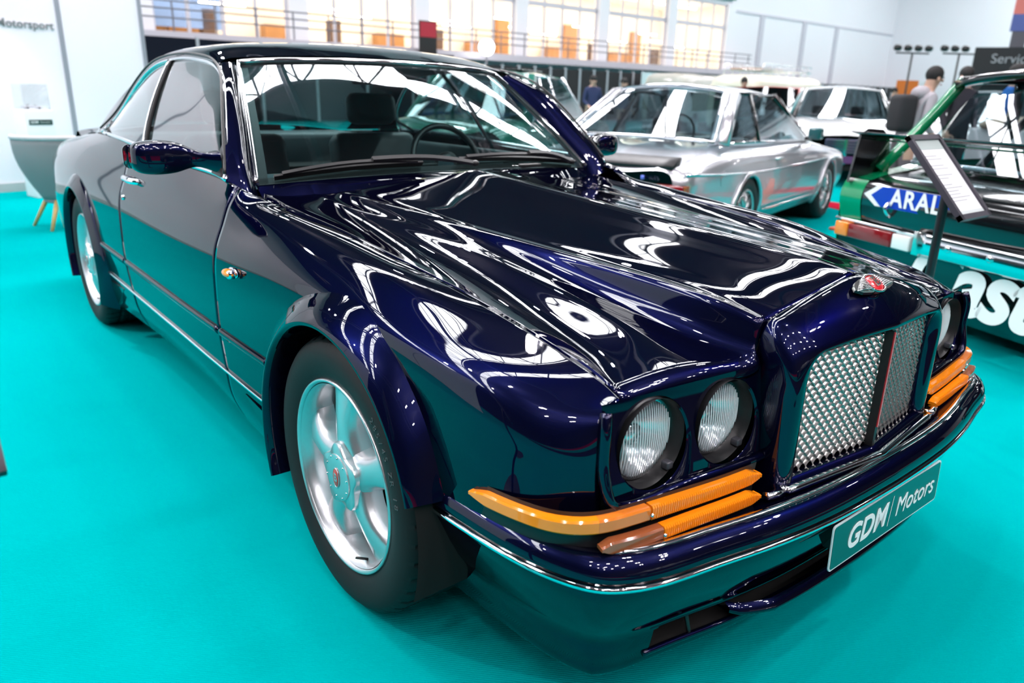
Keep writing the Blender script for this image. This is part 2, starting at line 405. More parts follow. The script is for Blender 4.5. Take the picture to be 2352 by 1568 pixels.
# ---- other hall walls
WR = struct(MB().box((66, -26, 0), (66.3, 36, ZC)).build('wall_right', FACADE, smooth=False))
for y in (-2, 8, 17): MB().box((65.8, y-.25, 0), (66, y+.25, ZC)).build('wall_post', FRAME, WR, smooth=False)
struct(MB().box((-40, -26.3, 0), (75, -26, ZC)).build('wall_front', DARKW, smooth=False))
struct(MB().box((-40.3, -26, 0), (-40, 36, ZC)).build('wall_left', DARKW, smooth=False))

# linear lamps added to brighten the far white walls
for i, (x0, y0, x1, y1, nm) in enumerate(((44, 24.0, 62, 24.6, 'back'), (60.5, -14, 60.5, 4, 'right'), (60.5, 5, 60.5, 23, 'right'))):
    T = thing('added_wall_wash', ('added linear lamp brightening the white back wall past the windows', 'added linear lamp brightening the open end of the right wall', 'added linear lamp brightening the corner end of the right wall', 'added linear lamp brightening the wall over the windows')[i], 'lamp', ((x0+x1)/2, (y0+y1)/2, ZC-1.8), math.atan2(y1-y0, x1-x0))
    ll = math.hypot(x1-x0, y1-y0)
    MB().box((-ll/2, -.12, .02), (ll/2, .12, .14)).build('lamp_body', STEELG, T, smooth=False)
    MB().tube([(-ll/3, 0, .14), (-ll/3, 0, 1.8)], .02, 6).build('hanger', STEELG, T); MB().tube([(ll/3, 0, .14), (ll/3, 0, 1.8)], .02, 6).build('hanger', STEELG, T)
    L_ = bpy.data.lights.new('added_wash_light', 'AREA'); L_.shape = 'RECTANGLE'; L_.size = ll; L_.size_y = .22; L_.energy = WASH_E*ll/18; L_.color = (1, .98, 1)
    lo_ = link(bpy.data.objects.new('added_wash_light', L_), T)
    lo_.matrix_local = Matrix.Rotation(math.radians(38 if nm == 'back' else -38), 4, 'X')

# ---- white stand walls behind and beside the coupe
BW0 = np.array([-5.2, 8.05]); BW1 = np.array([1.13, 9.62]); bd = BW1-BW0; bl_ = float(np.hypot(*bd)); ba = math.atan2(bd[1], bd[0])
BTH = thing('stand_back_wall', 'white stand wall with grey lettering behind the blue coupe', 'partition', (*BW0, 0), ba)
jx = 5.52
for (x0, x1) in ((0, jx-2.6), (jx-2.6, jx), (jx+.03, bl_)):
    MB().box((x0+.004, 0, .03), (x1-.004, .06, 3.4)).build('wall_panel', WHITEW, BTH, smooth=False)
for x in (jx-2.6, jx, bl_): MB().box((x-.025, -.012, 0), (x+.025, .07, 3.42)).build('wall_post', mat('grey_aluminium_profile', (.36, .37, .42), .4, .3), BTH, smooth=False)
MB().box((0, -.012, 0), (bl_, 0, .10)).build('wall_plinth', mat('grey_plinth', (.45, .47, .47), .5), BTH, smooth=False)
mt = text_mesh('wall_lettering', 'Motorsport', .128, mat('grey_letters', (.20, .21, .22), .5), BTH, .004, .001, align='RIGHT')
mt.matrix_local = Matrix(((1, 0, 0, jx-.07), (0, 0, -1, -.010), (0, 1, 0, 1.875), (0, 0, 0, 1)))
SDW = thing('stand_side_wall', 'white stand wall running alongside the blue coupe', 'partition', (-5.2, 8.05, 0), -PI/2)
for k in range(3):
    MB().box((.02+k*2.2, 0, .02), (2.18+k*2.2, .06, 3.4)).build('wall_panel', WHITEW, SDW, smooth=False)
# stand spotlights on the wall heads
def spot(loc, target, energy, ang, blend, lab, rad=.06):
    t = thing('stand_spotlight', lab, 'spotlight', loc, group='spotlights on the stand walls')
    v = Vector(target)-Vector(loc); q = v.to_track_quat('-Z', 'Y').to_matrix().to_4x4()
    MB().lathe([(.02, .16), (.06, .14), (.065, .02), (.075, .0), (.068, .004)], 20, 'z').xf(q).build('lamp_can', BLACK_, t)
    MB().tube([(0, 0, .05), (0, .0, .35)], .012, 6).build('arm', BLACK_, t)
    l = bpy.data.lights.new('spot_bulb', 'SPOT'); l.energy = energy; l.spot_size = math.radians(ang); l.spot_blend = blend; l.shadow_soft_size = rad; l.color = (1, .95, .97)
    lo = link(bpy.data.objects.new('spot_bulb', l), t); lo.matrix_local = q
    return t
BLACK_ = mat('black_lamp_can', (.02, .02, .02), .4)
spot((-4.6, 3.2, 4.3), (.2, .2, .2), SPOT_E, 70, .5, 'black spotlight over the side wall aimed at the blue coupe')
spot((-2.4, 6.2, 4.6), (.3, .8, .2), SPOT_E, 66, .5, 'black spotlight over the back wall aimed at the blue coupe')
spot((-.9, 8.2, 3.0), (-.7, 8.75, 1.0), 60, 60, .5, 'small black spotlight lighting the white plinth', .03)
spot((2.6, 5.6, 5.6), (.2, 1.2, .3), SPOT_E*.8, 70, .5, 'black spotlight above the gap between the blue and silver coupes')
spot((-3.6, 6.9, 4.4), (-2.2, 8.8, 1.4), 150, 80, .6, 'added black spotlight brightening the white stand wall by the lettering')  # extra lamp, added only to lighten the stand wall
spot((.6, 7.2, 4.4), (.3, 9.3, 1.6), 130, 80, .6, 'added black spotlight brightening the white stand wall behind the coupe tail')  # second lamp added to lighten the stand wall
spot((4.2, 4.5, 5.5), (3.2, 2.5, .3), SPOT_E, 80, .6, 'black spotlight above the silver coupe')
spot((4.0, -2.4, 5.2), (.9, -.9, .0), SPOT_E*.8, 70, .5, 'added black spotlight brightening the floor in front of the coupe')  # fill lamp added for the floor at the front right
# =================================================================== the dark blue coupe
def paint(name, col, flake, rough=0.32):
    m = mat(name, col, rough, 0.75, 1.0, coat_rough=0.012, spec=0.0)
    nt = m.node_tree; b = nt.nodes['Principled BSDF']
    lw = nt.nodes.new('ShaderNodeLayerWeight'); lw.inputs['Blend'].default_value = 0.35
    mx = nt.nodes.new('ShaderNodeMix'); mx.data_type = 'RGBA'
    mx.inputs['A'].default_value = (*flake, 1); mx.inputs['B'].default_value = (*col, 1)
    nt.links.new(lw.outputs['Facing'], mx.inputs['Factor']); nt.links.new(mx.outputs['Result'], b.inputs['Base Color'])
    b.inputs['Specular Tint'].default_value = (.02, .025, .08, 1)
    return m
BLUE = paint('midnight_blue_paint', (0.0012, 0.0012, 0.006), (0.0036, 0.0048, 0.030))
CHROME = mat('chrome', (0.86, 0.86, 0.88), 0.06, 1.0)
STEEL = mat('brushed_steel', (0.78, 0.76, 0.73), 0.16, 1.0)
MESHM = mat('satin_mesh_steel', (.80, .77, .74), .30, 1.0)
RUBBER = mat('black_rubber', (0.010, 0.010, 0.011), 0.62, spec=.25, bump=(60, 0.1, 0.002))
BLACK = mat('satin_black_plastic', (0.010, 0.010, 0.011), 0.38)
VOID = mat('matt_black_liner', (0.003, 0.003, 0.003), 0.95)
ALLOY = mat('silver_alloy', (0.62, 0.63, 0.65), 0.30, 0.85, 0.6)
AMBER = None
WHITE = mat('white_lettering', (0.80, 0.80, 0.80), 0.5)
REDEN = mat('red_enamel', (0.65, 0.02, 0.03), 0.25, coat=0.6)
GLASSW = glass('windshield_glass', (0.60, 0.80, 0.80), 0.075)
GLASSS = glass('side_glass', (0.50, 0.60, 0.60), 0.13)
LENS = mat('fluted_lamp_glass', (.97, .98, .98), .03, trans=1.0); LENS.node_tree.nodes['Principled BSDF'].inputs['IOR'].default_value = 1.45
def frost(m, w):
    nt = m.node_tree; out = [n for n in nt.nodes if n.type == 'OUTPUT_MATERIAL'][0]; src = out.inputs[0].links[0].from_socket
    df = nt.nodes.new('ShaderNodeBsdfDiffuse'); df.inputs[0].default_value = (.85, .87, .88, 1); ms = nt.nodes.new('ShaderNodeMixShader'); ms.inputs[0].default_value = w
    nt.links.new(src, ms.inputs[1]); nt.links.new(df.outputs[0], ms.inputs[2]); nt.links.new(ms.outputs[0], out.inputs[0])
LENS = glass('lamp_lens', (.94, .96, .97), .10)
RIBM = mat('lens_rib_glass', (.80, .82, .84), .08, coat=.5)
def amber_mat():
    m = mat('ribbed_amber_lens', (0.92, 0.26, 0.006), 0.12, coat=0.8)
    nt = m.node_tree; b = nt.nodes['Principled BSDF']
    b.inputs['Subsurface Weight'].default_value = 0.0
    b.inputs['Subsurface Radius'].default_value = (0.03, 0.01, 0.002)
    return m
AMBER = amber_mat()
AMBERD = mat('smoked_amber_lens', (0.30, 0.085, 0.03), 0.12, coat=0.8)

CAR = thing('grand_tourer_coupe', 'dark blue two-door coupe with mesh grille and twin round headlamps on teal carpet', 'car')
CC = (0, 1.5, 0.55)
# ---- body side: rows from nose to tail, points from sill to belt (or bonnet gap)
ZS = [.20, .30, .39, .52, .66]
def row(y, lows, tops):
    return [(w, y, z) for w, z in zip(lows, ZS)]+[(w, y, z) for w, z in tops]
ROWS = [
 [(.72,-.70,.30),(.735,-.705,.36),(.755,-.712,.43),(.765,-.716,.52),(.766,-.717,.62),(.765,-.716,.69),(.761,-.712,.716),(.752,-.706,.731),(.732,-.70,.740),(.704,-.695,.744)],
 [(.74,-.66,.28),(.77,-.675,.35),(.79,-.685,.42),(.800,-.692,.52),(.802,-.694,.62),(.798,-.69,.69),(.789,-.681,.721),(.772,-.673,.735),(.737,-.668,.745),(.698,-.665,.753)],
 [(.76,-.62,.25),(.81,-.63,.33),(.835,-.636,.41),(.847,-.64,.52),(.849,-.641,.63),(.842,-.636,.70),(.827,-.627,.730),(.802,-.621,.746),(.757,-.62,.758),(.694,-.62,.766)],
 row(-.54, [.80,.855,.875,.884,.886], [(.878,.722),(.864,.748),(.835,.765),(.773,.777),(.694,.784)]),
 row(-.38, [.82,.88,.895,.905,.906], [(.903,.735),(.892,.765),(.860,.787),(.79,.803),(.699,.813)]),
 row(-.15, [.83,.895,.91,.917,.920], [(.917,.750),(.908,.783),(.876,.813),(.81,.848),(.712,.846)]),
 row(.10, [.88,.915,.92,.926,.928], [(.924,.762),(.915,.795),(.886,.830),(.820,.876),(.725,.873)]),
 row(.40, [.905,.926,.926,.933,.935], [(.928,.770),(.918,.806),(.892,.848),(.830,.902),(.736,.900)]),
 row(.62, [.895,.924,.930,.938,.939], [(.930,.773),(.919,.810),(.896,.853),(.842,.918),(.749,.915)]),
 row(.80, [.885,.922,.931,.941,.941], [(.931,.775),(.920,.811),(.902,.853),(.876,.915),(.835,.965)]),
 row(.95, [.875,.920,.932,.943,.943], [(.932,.776),(.921,.813),(.905,.853),(.880,.920),(.842,.985)]),
 row(1.25, [.865,.914,.932,.945,.945], [(.933,.778),(.922,.816),(.907,.857),(.885,.925),(.855,.997)]),
 row(1.70, [.865,.914,.932,.945,.945], [(.934,.786),(.923,.825),(.908,.866),(.888,.935),(.863,1.012)]),
 row(2.10, [.880,.920,.932,.945,.945], [(.934,.799),(.923,.838),(.907,.878),(.885,.945),(.860,1.026)]),
 row(2.55, [.905,.926,.932,.945,.945], [(.934,.812),(.922,.852),(.905,.890),(.878,.950),(.842,1.032)]),
 row(3.00, [.89,.920,.930,.942,.942], [(.930,.822),(.916,.860),(.896,.897),(.862,.955),(.800,1.015)]),
 row(3.45, [.82,.900,.920,.930,.928], [(.914,.822),(.898,.860),(.875,.897),(.832,.945),(.760,.985)]),
 row(3.90, [.80,.875,.895,.905,.902], [(.885,.812),(.866,.848),(.842,.882),(.795,.922),(.725,.950)]),
 row(4.22, [.77,.845,.862,.872,.868], [(.850,.795),(.832,.830),(.808,.862),(.765,.898),(.700,.920)]),
]
BODY = Surf(ROWS)
VE = BODY.tv[-1]
_yr = BODY.G[:, 3, 1]
def u_at(y):      # parameter where the rub-strip line crosses y
    uu = np.linspace(0, BODY.tu[-1], 1200); yy = cspl(BODY.tu, BODY.G[:, 3, 1], uu); return float(np.interp(y, yy, uu))
def vgrid(n=74):
    return np.linspace(0, VE, n)
_US = np.linspace(0, BODY.tu[-1], 260); _DN = BODY.ev(_US, vgrid(120)).reshape(-1, 3)
def body_w(y, z):
    d = (_DN[:, 1]-y)**2+(_DN[:, 2]-z)**2; return float(_DN[d.argmin(), 0])
WY = (0.0, 2.961); WZ = 0.355
ARCH_R = 0.425
def side_panel(name, s, u0, u1, nu, cuts, edges=(1, 1, 1, 1)):
    P = BODY.ev(np.linspace(u0, u1, nu), vgrid())
    P = panel(mir(P, s), CC, 0.02, edges)
    f = []
    nv = P.shape[1]
    for q in gridf(P.shape[0], nv):
        c = P.reshape(-1, 3)[list(q)].mean(0)
        if c[1] < -.30 and c[2] < .485: continue
        if any((c[1]-yc)**2+(c[2]-WZ)**2 < ARCH_R**2 for yc in cuts): continue
        f.append(q)
    o = mk(name, P.reshape(-1, 3), f, BLUE, CAR)
    return o
UD0, UD1 = u_at(.815), u_at(2.03)
for s in (-1, 1):
    fender = side_panel('front_fender', s, 0.0, UD0-.0025, 120, [WY[0]])
    door = side_panel('door', s, UD0+.0025, UD1-.0025, 60, [])
    quarter = side_panel('rear_quarter', s, UD1+.0025, BODY.tu[-1], 110, [WY[1]])
    # chrome sill line and body-colour rub strip
    zs = .39
    def strip(name, y0, y1, v, h, th, m, par, n=50):
        us = np.linspace(u_at(y0), u_at(y1), n); L = BODY.ev(us, np.array([v]))[:, 0]
        L = mir(L, s); MB().sweep(L, [(-.004, -h), (th*.7, -h*.8), (th, 0), (th*.7, h*.8), (-.004, h)] if s > 0 else [(.004, -h), (-th*.7, -h*.8), (-th, 0), (-th*.7, h*.8), (.004, h)]).build(name, m, par)
    strip('rub_strip', .44, .806, BODY.tv[3], .013, .010, BLUE, fender)
    strip('rub_strip', .824, 2.02, BODY.tv[3], .013, .010, BLUE, door)
    strip('rub_strip', 2.04, 2.50, BODY.tv[3], .013, .010, BLUE, quarter)
    strip('sill_trim', .43, 2.48, BODY.tv[2]-.008, .006, .009, CHROME, CAR, 80)
    # side indicator
    w = body_w(.648, .744)
    sr = MB().sphere((s*(w+.016), .648, .744), (.017, .036, .013), 20, 12).build('side_indicator', mat('clear_amber', (.9, .25, .02), .1, coat=.8), fender)
    MB().tube([(s*(w+.010), .628, .744), (s*(w+.026), .625, .744)], [.015, .012], 14).build('indicator_trim', CHROME, sr)
    MB().sphere((s*(w+.002), .648, .744), (.005, .040, .015), 20, 10).build('indicator_base', CHROME, sr)
    # door handle, lock
    w = body_w(1.88, .885)
    MB().tube(spl([(s*(w-.005), 1.80, .884), (s*(w+.022), 1.83, .888), (s*(w+.026), 1.89, .890), (s*(w+.020), 1.945, .890), (s*(w-.005), 1.97, .888)], 18), .013, 12).build('door_handle', CHROME, door)
    w = body_w(1.97, .809)
    MB().lathe([(.0, .008), (.009, .008), (.011, .003), (.011, -.004)], 16, 'x', (0, 0, 0)).xf(Matrix.Translation((s*w, 1.97, .806)) @ Matrix.Scale(s, 4, (1, 0, 0))).build('door_lock', CHROME, door)

# ---- wheel arch flares and liners
def flare(s, yc, a0, a1):
    ang = np.linspace(math.radians(a0), math.radians(a1), 70); G = []
    for a in ang:
        ca, sa = math.cos(a), math.sin(a)
        bw = body_w(yc+.462*ca, WZ+.452*sa)
        r = []
        tp_ = max(0.0, (math.degrees(a)-125)/36.0) if yc < 1 else 0.0
        for rr, ww in ((.465, bw-.004), (.457, bw+.006), (.450, bw*.72+.968*.28+.004), (.425, bw*.30+.968*.70+.003), (.404, .974), (.397, .976), (.391, .973), (.387, .962), (.386, .93), (.386, .86)):
            sz = .985 if sa > 0 else 1.0
            rr = .392+(rr-.392)*(1-.45*min(1, tp_)) if rr > .392 else rr
            r.append((s*ww, yc+rr*ca, WZ+rr*sa*sz))
        G.append(r)
    G = np.array(G)
    o = MB().grid(G).build('wheel_arch_flare', BLUE, CAR)
    lin = [(.395, s*.955), (.395, s*.50)]
    MB().lathe(lin, 60, 'x', (0, yc, WZ), math.radians(-20), math.radians(200)).build('arch_liner', VOID, CAR)
    MB().lathe([(.395, s*.50), (.02, s*.50)], 60, 'x', (0, yc, WZ)).build('arch_liner', VOID, CAR)
for s in (-1, 1):
    flare(s, WY[0], -22, 164); flare(s, WY[1], -23, 203)
    # skirt wedges beside the arches
for s in (-1, 1):
    for (ya, yb) in ((.46, .66), (2.46, 2.22)):
        pts = [(s*(body_w(ya, .25)+.002), ya, .22), (s*(body_w(ya, .33)+.008), ya, .345), (s*(body_w(yb, .36)+.002), yb, .352)]
        inn = [(p[0]-s*.03, p[1], p[2]) for p in pts]
        MB().add(pts+inn, [(0, 1, 2), (5, 4, 3), (0, 3, 4, 1), (1, 4, 5, 2), (2, 5, 3, 0)]).build('skirt_wedge', BLUE, CAR, smooth=False)
# dark underside and firewall so nothing shines through the gaps
mb = MB(); mb.box((-.80, .45, .19), (.80, 2.5, .30)); mb.box((-.58, -.55, .20), (.58, .5, .62)); mb.box((-.60, 2.4, .20), (.60, 4.1, .62)); mb.box((-.80, 2.62, .62), (.80, 4.0, .84))
mb.box((-.73, .62, .55), (.73, .74, .87))
mb.build('underbody', VOID, CAR, smooth=False)

# ---- bonnet
def hrow(gap, val, foot, ridge, cen):
    """bonnet section: gap, valley, foot of the raised middle, ridge bead, centre"""
    g, v, f, r, c_ = [np.array(q, float) for q in (gap, val, foot, ridge, (0,)+tuple(cen))]
    k = c_-r
    return [g, (g+v)/2+np.array([.012, 0, -.0030]), v, (v+f)/2+np.array([0, 0, .001]), f, f*.35+r*.65+np.array([0, 0, .001]), r+np.array([0, 0, .0022]), r+k*.065, r+k*.13,
            r+k*.28, r+k*.58, r+k*.86, r+k*.95+np.array([0, 0, .0004]), c_]
HROWS = [
 hrow((.748,.862,.938),(.62,.834,.930),(.548,.812,.933),(.502,.79,.938),(.728,.9993)),
 hrow((.745,.66,.918),(.61,.65,.911),(.532,.64,.918),(.482,.63,.9258),(.585,.9906)),
 hrow((.735,.42,.901),(.60,.415,.890),(.502,.41,.907),(.459,.405,.9153),(.395,.979)),
 hrow((.722,.06,.868),(.585,.055,.856),(.452,.05,.884),(.421,.04,.8984),(.035,.957)),
 hrow((.700,-.31,.820),(.575,-.32,.806),(.410,-.33,.836),(.385,-.34,.8802),(-.35,.9335)),
 hrow((.692,-.51,.786),(.598,-.522,.773),(.388,-.54,.809),(.3635,-.55,.867),(-.56,.9195)),
 hrow((.690,-.60,.771),(.635,-.612,.764),(.370,-.65,.792),(.349,-.66,.852),(-.668,.9105)),
 hrow((.698,-.660,.759),(.655,-.668,.758),(.352,-.722,.780),(.332,-.726,.833),(-.740,.899)),
]
HOOD = Surf(HROWS)
uu = np.linspace(0, HOOD.tu[-1], 90); vv = np.linspace(0, HOOD.tv[-1], 90)
PH = HOOD.ev(uu, vv)
ev = PH[-1:].copy()
def fold(dy, dz, keep):
    q = ev.copy(); w = q[0, :, 0]
    k = np.clip((w-.342)/.010, 0, 1)[None, :]
    q[..., 1] += k*dy; q[..., 2] += dz*(k+(1-k)*keep)
    return q
PH2 = np.concatenate([PH, fold(-.013, -.006, .3), fold(-.023, -.017, .6), fold(-.027, -.030, 1), fold(-.025, -.040, 1), fold(-.006, -.043, 1)], 0)
gap = .004
full = np.concatenate([mir(PH2, -1), mir(PH2[:, ::-1], 1)[:, 1:]], 1)
full[:, :, 0] *= (1-gap/.72)
full = panel(full, (0, 0, .3), .02, (1, 0, 1, 1))
HOODO = MB().grid(full).build('hood', BLUE, CAR)
# bonnet rear grille / cowl strip
def rear_edge(w):
    return cspl(HOOD.tv, HOOD.G[0], np.array([w]))[0]
cow = np.concatenate([mir(PH[0], -1), mir(PH[0, ::-1], 1)[1:]], 0)
WSB = np.array([(.748, .915, .962), (.62, .880, .972), (.5, .858, .979), (.25, .825, .988), (0, .815, .991)])
wx = np.abs(cow[:, 0]); wsb = np.stack([cow[:, 0], np.interp(wx, WSB[::-1, 0], WSB[::-1, 1]), np.interp(wx, WSB[::-1, 0], WSB[::-1, 2])], 1)
c0 = cow+np.array([0, .008, -.014]); c2 = wsb+np.array([0, .006, -.004]); c1 = (c0*.6+c2*.4)+np.array([0, 0, .003])
MB().grid(np.stack([c0, c1, c2], 0)).build('cowl_panel', BLUE, CAR)

# ---- radiator shell
def shell_curve(W, zc, zt, ye, yc, zb, n=48, p=2.6, rc=.03):
    """half outline from bottom side up and over to the centre"""
    pts = []
    for z in np.linspace(zb, zc-rc, 10): pts.append((W, z))
    a = np.linspace(0, PI/2, 7)[1:]
    H = zt-zc
    for t in np.linspace(0, 1, 27)[1:]:
        # from (W, zc-rc) curving to (0, zt)
        w = W*(1-t)
        k = t
        z = (zc-rc) + (rc)*(1-(1-min(1, (W*t)/rc))**2)**.5 + H*(1-(1-k)**p)
        pts.append((w, z))
    pts = np.array(pts); w = pts[:, 0]
    y = yc+(ye-yc)*np.clip(w/W, 0, 1)**1.15
    return np.stack([w, y, pts[:, 1]], 1)
SH = [shell_curve(.332, .836, .897, -.730, -.744, .47, rc=.030, p=1.5),
      shell_curve(.338, .836, .893, -.748, -.757, .47, rc=.034, p=1.55),
      shell_curve(.343, .826, .873, -.780, -.788, .47, rc=.045, p=1.7),
      shell_curve(.343, .810, .848, -.802, -.822, .47, rc=.055, p=2.0),
      shell_curve(.337, .797, .827, -.818, -.844, .47, rc=.060, p=2.0),
      shell_curve(.322, .788, .811, -.828, -.857, .47, rc=.060, p=2.0),
      shell_curve(.304, .786, .802, -.829, -.858, .48, rc=.055, p=2.0),
      shell_curve(.290, .784, .795, -.822, -.851, .49, rc=.050, p=2.0),
      shell_curve(.284, .782, .791, -.812, -.842, .49, rc=.05, p=2.0),
      shell_curve(.283, .782, .790, -.790, -.820, .49, rc=.05, p=2.0)]
SHS = Surf(np.array(SH))
PS = SHS.ev(np.linspace(0, SHS.tu[-1], 44), np.linspace(0, SHS.tv[-1], 70))
PS = np.concatenate([PS[:1]+np.array([0, .004, -.03]), PS], 0)
SHELL = MB().grid(np.concatenate([mir(PS, -1), mir(PS[:, ::-1], 1)[:, 1:]], 1)).build('grille_shell', BLUE, CAR)
# lower rail of the shell
def gy(x): return -.842+.030*abs(x)/.284
xs = np.linspace(-.335, .335, 41)
rail = np.array([(x, gy(x)-.006, .497) for x in xs])
MB().sweep(rail, [(-.012, -.022), (.014, -.022), (.018, 0), (.010, .014), (-.02, .014)]).build('shell_lower_rail', BLUE, SHELL)
MB().box((-.33, -.77, .46), (.33, -.69, .80)).build('radiator_core', VOID, SHELL, smooth=False)
# matrix mesh, two halves meeting at the centre bar
for s in (-1, 1):
    mb = MB(); pit = .0245; dz = .0128; A = .0135
    L = .284; nrm = np.array([s*.104, -1.0, 0]); nrm /= np.linalg.norm(nrm)
    for k in range(-1, 25):
        z0 = .505+k*dz
        tt = np.linspace(.006, L-.002, int(L/pit*8)); ph = (tt/pit+.5*(k % 2)) % 1.0
        zz = z0+A*np.sin(PI*ph)**.85
        top = .783-.020*np.clip((tt-.235)/.05, 0, 1)**2; zz2 = np.clip(zz, .503, top)
        run = []
        for t, z, z2 in zip(tt, zz, zz2):
            ok = abs(z-z2) < 1e-6
            if ok: run.append((s*t, gy(t)+.006, z))
            if (not ok) and len(run) > 1:
                R_ = np.array(run); R_[:, 1] += 0
                front = R_; back = R_-nrm*.026+np.array([0, 0, .012]); mb.grid(np.stack([front, back], 0)); run = []
            elif not ok: run = []
        if len(run) > 1:
            R_ = np.array(run); mb.grid(np.stack([R_, R_-nrm*.026+np.array([0, 0, .012])], 0))
    o = mb.build('grille_mesh', MESHM, SHELL, fix=False)
    md = o.modifiers.new('thickness', 'SOLIDIFY'); md.thickness = .0012
bar = MB(); bar.box((-.006, -.853, .503), (.006, -.835, .790)); bar.build('grille_center_bar', BLACK, SHELL, smooth=False)
MB().box((-.0028, -.8555, .56), (.0028, -.8525, .788)).build('center_bar_reflection', REDEN, SHELL, smooth=False)  # red reflected in the bar, put in as a coloured strip

# winged badge on the shell nose
bx_ = Vector((1, 0, 0)); by_ = Vector((0, .84, .54)).normalized(); bz_ = bx_.cross(by_)
BADGE_M = Matrix(((bx_[0], by_[0], bz_[0], 0), (bx_[1], by_[1], bz_[1], -.786), (bx_[2], by_[2], bz_[2], .8835), (0, 0, 0, 1))) @ Matrix.Scale(1.3, 4)
for s in (-1, 1):
    wing = [(.010, -.015), (.030, -.016), (.050, -.012), (.066, -.003), (.060, .005), (.046, .012), (.028, .016), (.010, .016)]
    MB().prism([(s*a_, b_) for a_, b_ in wing], (-.004, .0015), 'z').build('badge_wing', STEEL, SHELL, smooth=False).matrix_local = BADGE_M
    for k in range(8):
        tip = np.array([s*(.064-.0055*k), -.006+.0029*k, .002]); root = np.array([s*.016, -.012+.0034*k, .004])
        p = spl([root, (root+tip)/2+np.array([0, .001, .002]), tip], 8); MB().tube(p, np.array([.0010, .0012, .0012, .0012, .0012, .0011, .0009, .0005]), 5).build('badge_feather', CHROME, SHELL).matrix_local = BADGE_M
def on_badge(o, dx=0, dy=0, dz=0):
    o.matrix_local = BADGE_M @ Matrix.Translation((dx, dy, dz)); return o
on_badge(MB().lathe([(0, .006), (.017, .005), (.021, .002), (.021, -.006)], 28, 'z').xf(Matrix.Diagonal((1.15, .82, 1, 1))).build('badge_roundel', REDEN, SHELL))
on_badge(MB().tube([(math.cos(a)*.0225*1.15, math.sin(a)*.0225*.85, .003) for a in np.linspace(0, 2*PI, 30, endpoint=False)], .0022, 6, True).build('badge_ring', STEEL, SHELL))
on_badge(text_mesh('badge_letter', 'B', .028, STEEL, SHELL, .0015, .0006), 0, 0, .007)

